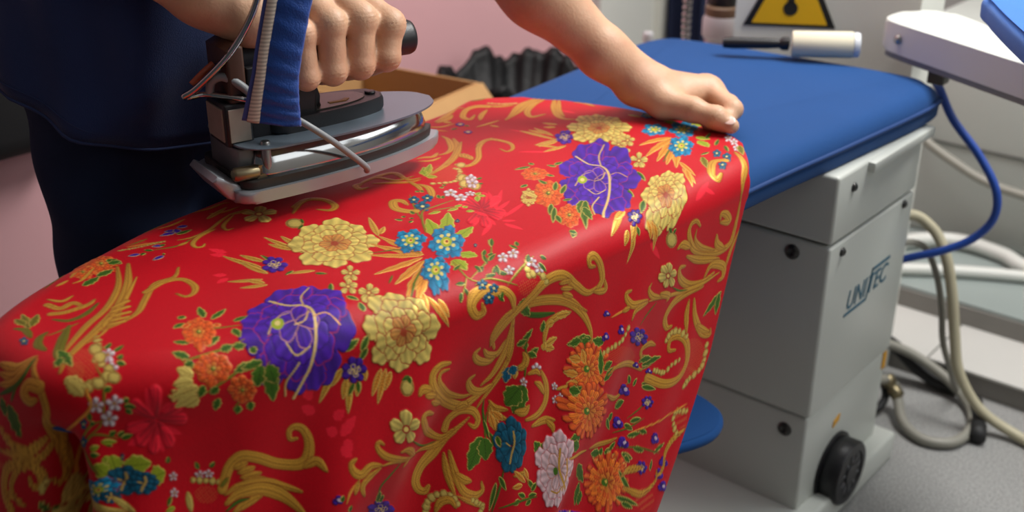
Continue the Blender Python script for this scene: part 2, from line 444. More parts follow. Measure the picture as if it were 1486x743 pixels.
# ------------------------------------------------------------------ the brocade
gu = np.concatenate([np.arange(-1.27,-1.20,.004), np.arange(-1.20,-.44,STEP), np.arange(-.44,-.235,.0022)])
gv = np.concatenate([np.arange(.03,.36,.004), np.arange(.36,1.4175,STEP)])
NU, NV = len(gu), len(gv)
PC = np.empty((NU, NV, 3), np.float32); PC[:] = lin((.745,.0,.085))
PH = np.zeros((NU, NV), np.float32)       # relief of the weave, metres
PM = np.zeros((NU, NV), np.float32)       # gold thread
# the woven pattern, drawn in flat cloth coordinates (millimetres) on the grid of the cloth
GU = gu*1000; GV = gv*1000
def lc(*rgb): return np.array(lin([x/255 for x in rgb]), np.float32)
GOLD = (lc(216,160,58), lc(128,64,14)); GOLD2 = (lc(216,190,98), lc(150,112,44)); AMBER = (lc(226,150,56), lc(150,70,16)); OLIVE = (lc(126,120,34), lc(84,70,18))
PURPLE = (lc(74,26,158), lc(38,8,92)); TEAL = (lc(18,128,172), lc(8,72,110)); ORANGE = (lc(224,92,32), lc(170,40,14)); BLUE = (lc(14,92,120), lc(6,52,76))
WHITE = (lc(226,212,214), lc(176,140,146)); PINK = (lc(222,186,190), lc(186,110,116)); GREEN = (lc(64,104,22), lc(26,52,10)); LIME = (lc(150,164,36), lc(84,98,16)); RED = lc(150,6,12); DAMASK = (lc(226,26,48), lc(210,14,34)); DKRED = (lc(160,4,16), lc(150,4,14))
PAL = dict(g=GOLD, y=GOLD2, a=AMBER, v=OLIVE, p=PURPLE, t=TEAL, o=ORANGE, b=BLUE, w=WHITE, k=PINK, e=GREEN, l=LIME, d=DAMASK, D=DKRED)
MASK = None; SH = np.zeros(2)
def window(lo, hi):
    i0, i1 = np.searchsorted(GU, (lo[0], hi[0])); j0, j1 = np.searchsorted(GV, (lo[1], hi[1]))
    if i1 <= i0 or j1 <= j0: return None
    return (slice(i0, i1), slice(j0, j1)), np.meshgrid(GU[i0:i1], GV[j0:j1], indexing='ij')
def lay(sl, a, col, h=None, gold=None):
    a = np.clip(a, 0, 1).astype(np.float32)
    if MASK is not None: a = a*MASK[sl]
    PC[sl] = PC[sl]*(1-a[..., None])+col*a[..., None]
    if h is not None: PH[sl] = PH[sl]*(1-a)+a*h*.001
    if gold is not None: PM[sl] = PM[sl]*(1-a)+a*gold
def spline(P, step=1.6):
    P = np.array(P, float)
    if len(P) == 2: P = np.array([P[0], (P[0]+P[1])/2, P[1]])
    Q = np.vstack([2*P[0]-P[1], P, 2*P[-1]-P[-2]]); out = []
    for i in range(1, len(Q)-2):
        p0, p1, p2, p3 = Q[i-1:i+3]; n = max(2, int(np.linalg.norm(p2-p1)/step))
        for t in np.arange(n)/n: out.append(.5*((2*p1)+(p2-p0)*t+(2*p0-5*p1+4*p2-p3)*t*t+(3*p1-p0-3*p2+p3)*t**3))
    out.append(P[-1]); return np.array(out)
def stroke(kind, w, taper, P):
    w = w*1.14 if kind in 'gayv' else w
    S = spline(np.array(P, float)+SH); seg = S[1:]-S[:-1]; L = np.linalg.norm(seg, axis=1); cum = np.concatenate([[0], np.cumsum(L)]); tot = cum[-1]
    if tot < 1: return
    win = window(S.min(0)-w-2, S.max(0)+w+2)
    if win is None: return
    sl, (X, Y) = win
    best = np.full(X.shape, 9.); D = np.full(X.shape, 99.); T = np.zeros(X.shape); Sd = np.zeros(X.shape); WW = np.full(X.shape, w)
    for k in range(len(seg)):
        m = w+2
        x0, y0 = np.minimum(S[k], S[k+1])-m; x1, y1 = np.maximum(S[k], S[k+1])+m
        a0, a1 = np.searchsorted(X[:, 0], (x0, x1)); b0, b1 = np.searchsorted(Y[0], (y0, y1))
        if a1 <= a0 or b1 <= b0: continue
        q = (slice(a0, a1), slice(b0, b1)); dx = X[q]-S[k, 0]; dy = Y[q]-S[k, 1]; l2 = max(L[k]**2, 1e-9)
        t = np.clip((dx*seg[k, 0]+dy*seg[k, 1])/l2, 0, 1); d = np.hypot(dx-seg[k, 0]*t, dy-seg[k, 1]*t)
        u = (cum[k]+t*L[k])/tot
        tp = np.ones_like(u)
        if taper in 'bs': tp = tp*(.30+.70*np.clip(u/.35, 0, 1)**.7)
        if taper in 'be': tp = tp*(.30+.70*np.clip((1-u)/.35, 0, 1)**.7)
        wl = w*tp; r = d/wl
        g = r < best[q]
        best[q] = np.where(g, r, best[q]); D[q] = np.where(g, d, D[q]); T[q] = np.where(g, u*tot, T[q]); WW[q] = np.where(g, wl, WW[q])
        Sd[q] = np.where(g, np.sign(dx*seg[k, 1]-dy*seg[k, 0]), Sd[q])
    ins = WW-D; c, dk = PAL[kind]
    a = ins/.9+.5
    if kind in 'dD':
        lay(sl, a*.8, c); return
    base = c[None, None]*np.ones(X.shape+(1,), np.float32)
    if w >= 2.0:
        rid = .5+.5*np.sin(2*PI*(T+.9*D)/2.6)
        base = base*(.80+.26*rid[..., None])
        if w >= 3.2:
            v = np.exp(-((D-Sd*.0)/.55)**2)*.75; base = base*(1-v[..., None])+dk*v[..., None]
            v = np.exp(-((D/WW-.62)/.10)**2)*.40; base = base*(1-v[..., None])+dk*v[..., None]
        e = np.clip(1-ins/1.0, 0, 1)*.75; base = base*(1-e[..., None])+dk*e[..., None]
    h = .55*np.sqrt(np.clip(1-(D/np.maximum(WW, .1))**2, 0, 1))
    lay(sl, np.clip(1.3-(D-WW)/1.2, 0, 1)*.35*(D > WW), RED)
    lay(sl, a, base, h, 1. if kind in 'gyav' else .15)
def leaf(kind, hw, b, t, edge='y'):
    b = np.array(b, float)+SH; t = np.array(t, float)+SH; ax = t-b; L = np.linalg.norm(ax)
    if L < 1: return
    ax /= L; m = hw+L
    win = window((b+t)/2-m, (b+t)/2+m)
    if win is None: return
    sl, (X, Y) = win
    s = ((X-b[0])*ax[0]+(Y-b[1])*ax[1])/L; d = -(X-b[0])*ax[1]+(Y-b[1])*ax[0]
    half = hw*np.sin(PI*np.clip(s, 0, 1)**.8)**.75*(1+.10*np.sin(s*22)*(hw > 4))
    ins = np.where((s > 0) & (s < 1), half-np.abs(d), -9); c, dk = PAL[kind]
    v = .5+.5*np.sin(2*PI*(s*L-np.abs(d)*1.2)/2.8)
    base = c*(.72+.42*v[..., None])
    g = np.exp(-(d/.5)**2)*.8*(hw > 1.8); base = base*(1-g[..., None])+dk*g[..., None]
    if kind in 'dD':
        lay(sl, (ins/.8+.4)*.55, c); return
    if edge and hw > 2.2:
        e = np.exp(-((ins-.7)/.55)**2)*.75*(d > 0 if hw < 4 else 1); base = base*(1-e[..., None])+PAL[edge][0]*e[..., None]
    lay(sl, np.clip(1+ins/1.1, 0, 1)*(ins <= 0)*.4, RED)
    lay(sl, ins/.8+.4, base, .45*np.clip(ins/1.5, 0, 1), 1. if kind in 'gyav' else .15)
def petal(sl, p, q, R, phi, r0, r1, w, pal, outline, stri=9., notch=.07, lite=1., oc=None, ow=1.15):
    """round-ended petal: narrow at the heart, a scalloped lobe outside"""
    c, s = math.cos(phi), math.sin(phi); x = p*c+q*s; y = -p*s+q*c
    xc = r1-w; L = max(xc-r0, 1e-3); t = np.clip((x-r0)/L, 0, 1)
    th = np.arctan2(y, x-xc)
    rad = w*(.30+.70*t**.7)*np.where(x > xc, 1-notch*.9*np.sin(3*th)**2, 1)
    ins = (rad-np.hypot(x-r0-t*L, y))*R
    a = np.clip(ins/.9+.5, 0, 1)
    col, dk = pal; u = np.clip((x-r0)/(r1-r0), 0, 1)
    sh = (.52+.62*u)*(.86+.18*np.sin(y/w*stri+u*2))*lite
    base = col*sh[..., None]
    e = np.clip(1.25-ins/ow, 0, 1); base = base*(1-e[..., None])+(outline if oc is None else oc)*e[..., None]
    lay(sl, a, base, .2+.5*np.clip(ins/2.2, 0, 1)+.25*u, None)
def flower(kind, c, e1, e2, seed=0, rot=0.):
    """c centre, e1 / e2 half axes in the cloth"""
    r = np.random.default_rng(seed+17); c = np.array(c, float)+SH; A = np.array([e1, e2], float).T; R = math.sqrt(abs(np.linalg.det(A)))
    if R < .5: return
    ext = np.abs(A).sum(1)*1.15+2
    win = window(c-ext, c+ext)
    if win is None: return
    sl, (X, Y) = win; I = np.linalg.inv(A); dx = X-c[0]; dy = Y-c[1]
    p = I[0, 0]*dx+I[0, 1]*dy; q = I[1, 0]*dx+I[1, 1]*dy
    def ring(n, r0, r1, w, pal, out, off=0., jit=.12, **k):
        for i in r.permutation(n):
            petal(sl, p, q, R, rot+off+2*PI*i/n+r.uniform(-jit, jit), r0, r1*(1+r.uniform(-.06, .06)), w*(1+r.uniform(-.1, .1)), pal, out, **k)
    def disc(x, y, rad, col, h=.7):
        d = np.hypot(p-x, q-y); lay(sl, (rad-d)*R/.8+.5, col*(1+0*d[..., None]), h, 0)
    def line(pts, w, col):
        P = [c+A @ np.array(z) for z in pts]; S = spline(P, 1.2)
        for k in range(len(S)-1):
            d = S[k+1]-S[k]; t = np.clip(((X-S[k, 0])*d[0]+(Y-S[k, 1])*d[1])/max(d@d, 1e-9), 0, 1)
            lay(sl, (w-np.hypot(X-S[k, 0]-d[0]*t, Y-S[k, 1]-d[1]*t))/.7+.5, col, .8, 1.)
    g = GOLD2[0]
    if kind == 'peony':
        o1 = lc(34,6,74); o2 = lc(176,36,76)
        ring(9, .3, 1.0, .31, PURPLE, o1, stri=8, notch=.16); ring(5, .3, .96, .22, PURPLE, o2, .35, stri=7, notch=.14, lite=1.08)
        ring(8, .15, .76, .26, PURPLE, o2, .2, lite=1.05, notch=.14); ring(7, .05, .56, .21, PURPLE, o1, .5, lite=1.12, notch=.12)
        ring(5, .0, .36, .15, PURPLE, lc(206,140,120), .1, lite=1.15)
        line([(-.52,.62),(-.20,.42),(.10,.36),(.26,.20),(.30,-.10),(.26,-.52),(.12,-.98)], 1.3, lc(222,190,120))
        line([(.10,.36),(.05,.62),(.18,.88)], .8, lc(206,170,104)); line([(.28,.1),(.5,.16),(.72,.02)], .7, lc(206,150,90)); line([(-.05,-.05),(.12,.02),(.2,.2)], .7, lc(206,170,104)); line([(-.2,-.3),(-.02,-.42),(.2,-.3)], .8, lc(214,180,110)); line([(-.5,-.2),(-.35,.1),(-.15,.2)], .7, lc(200,160,110)); line([(.05,-.5),(-.1,-.75),(-.05,-.95)], .8, lc(214,180,110))
        disc(-.34,-.02,.11,LIME[0]); disc(-.34,-.02,.05,lc(214,196,120))
    elif kind == 'gold':
        ring(8, .3, 1.0, .33, GOLD2, RED, notch=.15, ow=1.3); ring(8, .2, .78, .27, GOLD2, RED, .35, lite=.95, notch=.13, ow=1.3); ring(7, .1, .56, .21, GOLD2, RED, .1, lite=1.03, ow=1.2); ring(6, .0, .36, .14, (lc(204,140,66), lc(140,60,20)), RED, .2, ow=1.2)
        disc(0,-.03,.09,lc(150,56,24)); lay(sl, 0*p, g)
    elif kind == 'teal':
        ring(6, .12, 1.0, .38, TEAL, lc(150,10,40), .2, stri=6, notch=.2); ring(6, .1, .72, .26, (lc(30,150,190), TEAL[1]), lc(6,60,96), .6, stri=6)
        for i in range(7): disc(.40*math.cos(.4+2*PI*i/7), .40*math.sin(.4+2*PI*i/7), .10, lc(206,190,110))
        disc(0,0,.28,LIME[0]); disc(0,0,.15,lc(216,186,84)); disc(.03,.02,.07,lc(150,40,40))
    elif kind == 'orange':
        ring(8, .25, 1.0, .34, ORANGE, RED, stri=6, oc=lc(226,150,70), ow=.5); ring(6, .1, .70, .28, ORANGE, RED, .3, lite=1.12, ow=.7); ring(5, 0, .42, .18, (lc(230,130,50), lc(170,60,20)), RED, .1, ow=.7)
        disc(0,0,.14,LIME[1]); disc(.05,.04,.07,lc(206,178,80))
    elif kind == 'spiky':
        ring(20, .3, 1.0, .13, ORANGE, RED, stri=4, jit=.1); ring(16, .2, .78, .12, (lc(236,120,36), lc(180,60,16)), RED, .2, lite=1.08); ring(12, .08, .55, .11, ORANGE, lc(226,130,50), .1); ring(8, 0, .34, .1, (lc(226,130,44), ORANGE[1]), RED)
        disc(-.1,0,.13,GREEN[0]); disc(-.06,.03,.05,lc(206,178,80))
    elif kind in ('five', 'six'):
        n = 5 if kind == 'five' else 6
        ring(n, .10, 1.0, .36, GOLD2, RED, .3, stri=8, ow=1.); disc(0,0,.24,lc(150,40,24)); disc(0,0,.14,GOLD2[0])
    elif kind == 'white':
        ring(5, .05, 1.0, .40, WHITE, lc(160,70,80), .3, stri=5, notch=.12); disc(0,0,.2,lc(170,120,60))
    elif kind == 'small':       # little purple flower
        ring(7, .15, 1.0, .33, PURPLE, lc(30,4,70), .1, stri=6); ring(4, .0, .5, .2, PURPLE, lc(214,180,110), .2); line([(-.4,-.2),(-.1,.1),(.1,-.3),(.3,.3)], .6, lc(222,190,120))
    elif kind == 'bud':
        ring(3, -.6, 1.0, .55, PURPLE, lc(30,4,70), PI/2, jit=.5); disc(.2,.1,.28,lc(196,170,190))
    elif kind == 'tealbit':
        ring(5, .05, 1.0, .42, (lc(22,98,128), lc(8,60,90)), lc(6,40,66), .3, stri=5); disc(0,0,.22,lc(206,190,120))
    elif kind == 'blue':
        ring(10, .3, 1.0, .30, BLUE, lc(4,36,56), stri=7); ring(7, .1, .7, .25, BLUE, lc(4,40,60), .3, lite=1.15); line([(.1,.5),(.15,.1),(-.02,-.3),(-.1,-.6)], 1.2, lc(196,160,80)); line([(-.3,.1),(-.1,.0)], .7, lc(196,160,80))
    elif kind == 'pinkw':
        ring(9, .3, 1.0, .31, PINK, lc(190,70,84), stri=9, notch=.16); ring(8, .15, .76, .26, PINK, lc(190,90,96), .3, lite=1.06, notch=.14); ring(6, .0, .5, .19, PINK, lc(190,110,80), .1)
        line([(.1,.55),(.05,.1),(.2,-.2),(.5,-.5)], 1.6, lc(200,150,50)); line([(.4,.3),(.45,-.1),(.25,-.5)], 1.4, lc(206,150,60)); line([(-.3,-.5),(0,-.55),(.2,-.4)], 1., lc(190,140,50)); disc(-.1,0,.10,GREEN[0])
    elif kind == 'damask':
        ring(8, .1, 1.0, .22, DAMASK, DAMASK[0]*.8, 0, jit=.3, notch=.05)
    elif kind == 'lump':
        d = np.hypot(p, q); lay(sl, (1-d)*R/.8+.5, GOLD2[0]*(.75+.3*np.clip(1-d, 0, 1))[..., None], .5*np.sqrt(np.clip(1-d*d, 0, 1)), 1.)
        lay(sl, (np.abs(d-.86) < .12)*.6, GOLD[1])
    elif kind == 'net':
        d = np.hypot(p, q); a = np.clip((1-d)*R/2, 0, 1)
        k = .5+.5*np.sin(2*PI*(dx+dy)/3.6)*np.sin(2*PI*(dx-dy)/3.6)
        lay(sl, a*np.clip((k-.5)*2.4, 0, 1)*.6, lc(206,122,60), .2, .5)
def beads(P, rad):
    S = spline(P, rad*1.5)
    for k, s in enumerate(S): flower('lump', s, (rad*(.8+.2*(k % 2)), 0), (0, rad*(.8+.2*(k % 2))), k)
def ruled(P0, P1, n, w, kind='g'):
    """short rungs between two lines"""
    P0 = np.array(P0, float); P1 = np.array(P1, float)
    for k in range(n):
        t = (k+.5)/n; a = P0[0]*(1-t)+P0[1]*t; b = P1[0]*(1-t)+P1[1]*t; stroke(kind, w, 'e', [a, (a+b)/2+(b-a)[::-1]*np.array([.06, -.06]), b])
ZB = np.array([(259,-908),(264,-959),(269,-928),(357,-803),(395,-768),(427,-735),(451,-713),(490,-683),(526,-657),(576,-630),(672,-527),(761,-484),(873,-439),(1101,-343),(1204,-305)])      # below this line the weave repeats itself
def weave():
 flower('damask',(-822.2,467.1),(19.6,21.6),(-26.3,20.9),0)
 leaf('d',4,(-827.6,467),(-853.1,479.4))
 leaf('d',4,(-813.9,465),(-793.4,476.9))
 leaf('d',4,(-823.9,459.6),(-832.3,439.6))
 leaf('d',4,(-810.6,457.8),(-791.7,451.8))
 leaf('d',4,(-824.9,475.9),(-828.7,489.4))
 leaf('d',4,(-817.6,445),(-821.9,430.4))
 flower('damask',(-874.6,973.7),(23.7,19.4),(-39.6,44.4),7)
 leaf('d',4,(-865.8,987.3),(-899.1,1040.9))
 leaf('d',4,(-857.3,980.5),(-867,1018.8))
 leaf('d',4,(-847.3,974.8),(-837.9,987.5))
 leaf('d',4,(-868.9,984.9),(-893.4,1018.9))
 leaf('d',4,(-852.7,957.7),(-826.5,945.1))
 leaf('d',4,(-861.6,950.5),(-843.8,925))
 leaf('d',4,(-830.5,961.2),(-816.3,970.8))
 leaf('d',4,(-836.5,971.9),(-848.1,1029.1))
 leaf('d',4,(-857.1,983.7),(-909.3,1024.8))
 leaf('d',4,(-852.4,960.2),(-882.1,963.7))
 leaf('d',4,(-835.1,946.5),(-816.9,908.5))
 leaf('d',4,(-822.6,955.7),(-790.5,953.5))
 leaf('d',6,(-695.7,611.5),(-704.7,636.1))
 leaf('d',6,(-699.2,609),(-709.6,601.6))
 leaf('d',6,(-690.5,613.2),(-677.1,614.5))
 leaf('d',6,(-714.1,613.1),(-716.2,628.2))
 leaf('d',6,(-686.4,605.8),(-672.5,611.5))
 leaf('d',6,(-744.3,601.8),(-765.6,603.1))
 leaf('d',6,(-729.5,598.8),(-744.6,590.7))
 leaf('d',5,(-1012.7,693),(-1035.9,685.4))
 leaf('d',5,(-1006.9,688.6),(-1023.2,677.9))
 leaf('d',5,(-966.7,658.3),(-978.1,648.3))
 leaf('d',5,(-959.8,654.9),(-957.5,638.6))
 leaf('d',4,(-985.6,1239.4),(-1047.4,1224.9))
 leaf('d',4,(-938.2,1187.5),(-968.4,1153.2))
 leaf('d',4,(-1011.6,1343),(-1044.3,1344.5))
 leaf('d',4,(-706,1195.4),(-716.7,1240.9))
 leaf('d',4,(-714.3,1221.3),(-700.6,1236.2))
 leaf('d',4,(-691.4,1093.3),(-662.6,1116.8))
 leaf('g',4,(-949.5,692.8),(-1010.1,685.1))
 leaf('g',4,(-929.9,686),(-982.7,688.1))
 leaf('g',4,(-958.2,704.1),(-996.9,699.1))
 leaf('g',4,(-922.9,673.9),(-952.7,648.3))
 leaf('g',4,(-907.1,667.7),(-928.3,646.4))
 leaf('g',4,(-913.5,668.5),(-941.6,662.9))
 leaf('g',4,(-937.4,743.6),(-1011.4,744.5))
 leaf('g',4,(-954.4,741.8),(-992.2,736))
 leaf('g',4,(-955.1,751.6),(-996.1,757.8))
 leaf('g',4,(-890.8,719.7),(-910.8,696.6))
 leaf('e',3,(-941.4,708.4),(-977.3,712.7))
 leaf('e',3,(-885.6,715.2),(-873.9,722.8))
 leaf('e',3,(-911.2,705.8),(-909.1,693))
 leaf('e',3,(-852.7,708.7),(-832.6,690.8))
 flower('small',(-941.3,704.8),(13.9,8),(-17.3,14),51)
 flower('gold',(-933.9,786),(34.9,38),(-55.4,49.1),52)
 flower('lump',(-1009.4,790.3),(8.3,6.7),(-10.4,8.7),53)
 leaf('e',2,(-998.3,794.1),(-993,781.3))
 leaf('e',2,(-1001.7,796.9),(-1014,804))
 flower('five',(-1066,782),(20.6,12.3),(-22,17.6),56)
 leaf('g',4,(-915.9,837.5),(-964.8,868.3))
 leaf('g',4,(-918,842),(-930.9,862.1))
 leaf('a',6,(-833.5,829.7),(-906.5,813.5))
 leaf('a',6,(-833.8,827.5),(-883.6,789.7))
 leaf('a',6,(-830.1,823.7),(-837.9,756.2))
 leaf('a',6,(-822.6,818.5),(-803.8,754.6))
 leaf('a',6,(-812.7,813.4),(-778.4,744.1))
 leaf('a',6,(-804.2,809.6),(-769.7,748.8))
 leaf('a',6,(-837.5,831.3),(-915.9,837.5))
 stroke('e',1.2,'b',[(-811.2,804.4),(-791.1,771.5),(-775.4,745.5)])
 stroke('e',1.2,'b',[(-885.8,794.1),(-868.3,821.8),(-838.1,831.9)])
 stroke('e',1.2,'b',[(-822.2,769.4),(-810.5,753.3)])
 flower('five',(-856.6,740),(7.6,8),(-16.6,15),69)
 flower('five',(-833,715.3),(7.3,8),(-15,13.6),70)
 flower('five',(-807.8,721),(7.6,8.6),(-18,17.3),71)
 leaf('a',4,(-772.1,765.6),(-731.7,771.7))
 leaf('a',4,(-776.5,765.9),(-753.9,751.4))
 leaf('a',4,(-762.8,775),(-741.3,775.1))
 leaf('a',4,(-771.3,745.8),(-756.5,746.5))
 flower('gold',(-755.7,720.5),(20.4,37.6),(-40.4,22.1),76)
 leaf('g',4,(-762.8,641.5),(-736.3,607.3))
 leaf('g',4,(-764.5,633),(-755.6,615.9))
 leaf('g',4,(-756.7,644.6),(-744.9,625.9))
 leaf('g',4,(-744.6,644.8),(-726.1,631.1))
 leaf('g',4,(-739.3,646.9),(-710.4,629.2))
 leaf('g',4,(-733.9,655.4),(-720.8,645.7))
 leaf('g',4,(-743.1,665.6),(-730,661.6))
 leaf('a',4,(-729.5,687.7),(-701.3,662.5))
 leaf('a',4,(-732.4,682.8),(-711.6,660.6))
 leaf('a',4,(-723.8,691.1),(-709.9,676.2))
 leaf('e',4,(-771.7,653.3),(-773,673.9))
 leaf('e',4,(-762.6,677.7),(-752.3,663.7))
 leaf('e',4,(-790.3,695.6),(-801.2,700.8))
 leaf('e',4,(-818.5,700),(-803,702.7))
 leaf('e',4,(-762.1,669.7),(-771.7,685.3))
 flower('lump',(-700.3,700.5),(3.7,7),(-8.1,4.1),92)
 leaf('e',3,(-708.9,708.1),(-709,697.9))
 leaf('e',3,(-709.6,706.8),(-700.9,706.1))
 flower('peony',(-817.3,632.4),(36.9,43),(-56.9,51.3),95)
 flower('small',(-747.3,655.3),(8,12.6),(-13.6,6),96)
 leaf('e',3,(-734.6,654.2),(-722.1,649.7))
 leaf('e',3,(-735.3,650.1),(-725.9,637.6))
 leaf('l',9,(-855.2,875.6),(-906.9,910.3))
 leaf('l',9,(-854.2,887.9),(-900.1,940.5))
 leaf('l',9,(-833.5,879.2),(-845.9,925.5))
 leaf('l',9,(-803.1,856.9),(-782.5,863.1))
 leaf('l',9,(-797.2,840.2),(-770.6,830.2))
 stroke('v',1.0,'b',[(-908.2,903.5),(-934.6,919.4),(-974.8,948.9)])
 stroke('v',1.2,'b',[(-877.8,877.8),(-908.2,903.5),(-928.4,924.2)])
 flower('teal',(-875.3,850),(16.9,11.3),(-28,28.1),9)
 flower('teal',(-837.4,870.6),(19.1,13.3),(-36.7,39),10)
 flower('teal',(-794,807.5),(14.4,11),(-29.9,31.7),11)
 flower('tealbit',(-804.7,884.1),(1.9,1.4),(-4,4.4),12)
 flower('tealbit',(-872.5,927.8),(1.9,1.6),(-4.6,5),13)
 stroke('v',1.0,'b',[(-794.7,834.9),(-764.8,822.6),(-749.5,836.2)])
 stroke('v',1.0,'b',[(-760.4,822.4),(-770.7,868.7),(-799.4,906.5)])
 stroke('v',1.0,'b',[(-764.8,822.6),(-749.9,799.2)])
 leaf('e',2.6,(-764.5,857.3),(-784.1,872.9))
 leaf('e',2.6,(-766.8,863.2),(-772.5,883.4))
 leaf('e',2.6,(-787.5,893),(-805.3,907.7))
 leaf('e',2.6,(-753.3,852),(-758.2,868.1))
 leaf('e',2.6,(-760.5,814.7),(-764.4,804))
 leaf('e',2.6,(-756.7,810.6),(-745.6,807.8))
 leaf('e',2.6,(-754.8,803.6),(-747,794.6))
 leaf('e',2.6,(-754.5,841.6),(-751.3,856.1))
 leaf('e',2.6,(-778.7,819.9),(-783.5,835.6))
 flower('tealbit',(-749.9,831.5),(3.3,6.9),(-4.9,4.9),26)
 flower('tealbit',(-738.9,842.1),(3.4,7.4),(-5.1,3.9),27)
 flower('tealbit',(-735,829.7),(3.7,7.4),(-5.4,3),28)
 stroke('g',4.6,'e',[(-745.8,832.7),(-746.4,813.3),(-736.7,804.6),(-726.4,808.8),(-726.3,817.8),(-734.5,819.9)])
 stroke('v',1.2,'b',[(-903,557.2),(-878,565.1),(-856.7,593.1)])
 stroke('v',1.2,'b',[(-850.4,519),(-839.9,553),(-834.8,579.7)])
 stroke('v',1.2,'b',[(-815.3,517.5),(-814.9,541.9),(-814.4,571.2)])
 stroke('v',1.2,'b',[(-784.1,532.4),(-794,558.1),(-804.4,585.4)])
 leaf('e',4.5,(-898,579.5),(-923.4,591.1))
 leaf('e',4.5,(-889.2,581.9),(-898.5,606.7))
 leaf('e',4.5,(-868.9,593.5),(-866.3,609.6))
 leaf('e',4.5,(-901.8,558.4),(-899.1,543.9))
 leaf('e',4.5,(-915.7,568.2),(-912.5,559.5))
 leaf('e',4.5,(-855.3,565.6),(-848.8,547.4))
 leaf('e',4.5,(-839,554.3),(-836.4,567.6))
 leaf('e',4.5,(-835,566.3),(-829.3,577))
 leaf('e',4.5,(-862.7,537.2),(-876.6,528.4))
 leaf('e',4.5,(-849.4,526.5),(-863.4,516.8))
 leaf('e',4.5,(-844.8,527),(-844.4,516.2))
 leaf('e',4.5,(-813.2,570.2),(-816.4,551.3))
 leaf('e',4.5,(-808.4,579.7),(-815.2,558.8))
 leaf('e',4.5,(-822.6,522.4),(-815.3,511.4))
 leaf('e',4.5,(-813.1,532.5),(-812,521.7))
 leaf('e',4.5,(-803,526.7),(-793.1,516.8))
 leaf('e',4.5,(-784.3,538.7),(-777,532.4))
 leaf('e',4.5,(-781.3,549.3),(-771.9,546.1))
 leaf('e',4.5,(-856.4,584),(-838.6,578.6))
 leaf('e',4.5,(-824.8,579.8),(-817.6,578.1))
 leaf('e',8,(-806.8,576.3),(-790.7,562.5))
 leaf('e',8,(-799.1,581.7),(-767,568.7))
 leaf('e',8,(-802.8,582.1),(-783,579.5))
 flower('gold',(-826.6,500.3),(8.7,11),(-6.3,4.6),57)
 leaf('y',6,(-824.2,517.3),(-831.5,491.5))
 leaf('y',6,(-819.6,512.1),(-821.7,488.5))
 leaf('y',6,(-815.3,511.4),(-814.8,496.5))
 leaf('y',6,(-834.8,519),(-848.2,510.9))
 leaf('y',6,(-831.1,516.1),(-839.3,499.6))
 flower('orange',(-875.4,556.8),(11.7,11.6),(-26.3,18.9),63)
 flower('orange',(-829.5,537.9),(9.6,14.1),(-12.6,9.9),64)
 flower('orange',(-796.6,549.4),(8.3,10.9),(-13.1,6.9),65)
 leaf('o',4,(-898,562.2),(-892.9,550.1))
 leaf('o',4,(-870.7,577.1),(-879.8,579.5))
 stroke('v',1.0,'b',[(-857,404.4),(-854.9,426.4),(-876.8,451.3),(-897.4,457.8)])
 stroke('v',1.0,'b',[(-853.8,390.4),(-853.7,411.5),(-833.1,428.6)])
 stroke('v',1.2,'b',[(-860.7,389.9),(-861.4,415.8),(-857,428.5)])
 leaf('e',3,(-910.3,476.2),(-918.7,487.4))
 leaf('e',3,(-898.7,478),(-904.9,492.5))
 leaf('e',3,(-888.1,475.6),(-890.1,482.1))
 leaf('e',3,(-886.6,472.9),(-878.9,478.1))
 leaf('e',3,(-877.6,450.4),(-883.6,452.2))
 leaf('e',3,(-875.1,449.9),(-871.9,456.8))
 leaf('e',3,(-856.8,456.7),(-855.3,462))
 leaf('e',3,(-854.1,454.2),(-845.7,461.8))
 leaf('e',3,(-850.6,454.4),(-842.7,454.1))
 leaf('e',3,(-840.8,424.4),(-839.1,432.2))
 leaf('e',3,(-834.1,429.4),(-833.8,437.7))
 leaf('e',3,(-831.3,430.4),(-825.7,441.1))
 leaf('e',3,(-865.2,420.5),(-872.5,427.6))
 leaf('e',3,(-863.3,418.1),(-859.9,423.4))
 leaf('e',3,(-844.3,394.9),(-835.6,404.3))
 leaf('e',3,(-841.1,416.6),(-831.2,419.3))
 leaf('l',3,(-847.6,398.9),(-840.8,409.7))
 leaf('l',3,(-842.4,413.5),(-831.1,426))
 flower('white',(-898.9,472.1),(5.7,5.1),(-10.7,6.9),89)
 flower('white',(-884.5,465.3),(5,5.4),(-6,4.6),90)
 flower('white',(-870.8,436.2),(5.7,5.9),(-5.3,5.4),91)
 flower('white',(-860.9,449.7),(5.3,5.9),(-5.6,5.1),92)
 flower('white',(-853.4,435.7),(6,6.1),(-7.1,6.7),93)
 beads([(-940.7,485.7),(-918.3,473.6),(-901.8,462.1),(-880.7,464),(-885.3,448.9),(-888.8,439.2)],4.5)
 flower('lump',(-917.9,470.4),(5.4,4),(-11.3,6.9),95)
 flower('lump',(-903,465.8),(4.7,4.3),(-7.7,4.7),96)
 flower('lump',(-881.4,459.8),(4.1,4.4),(-4.1,3.1),0)
 flower('lump',(-877.1,462.7),(4.1,4.6),(-4,3.1),1)
 flower('lump',(-882.7,449.9),(4.1,4.3),(-3.9,3.1),2)
 flower('lump',(-887,440.8),(4.4,4.1),(-3.7,3.3),3)
 flower('net',(-912.8,453.1),(13.6,10),(-19.4,10.7),4)
 flower('net',(-905.9,443.4),(7,5.1),(-9.1,6.1),5)
 leaf('y',6,(-908.2,432.8),(-885.4,439.3))
 leaf('y',6,(-904.1,432.8),(-884,434.5))
 stroke('g',5.0,'b',[(-1063.5,599.7),(-1020.7,571),(-983.6,536.4),(-955.7,496.5),(-936.4,463.4),(-916.6,434.1)])
 stroke('g',3.4,'b',[(-1074.7,592.3),(-1028,564.7),(-992.6,529.4),(-972.2,494.4),(-949.2,463.2),(-925.9,434.5)])
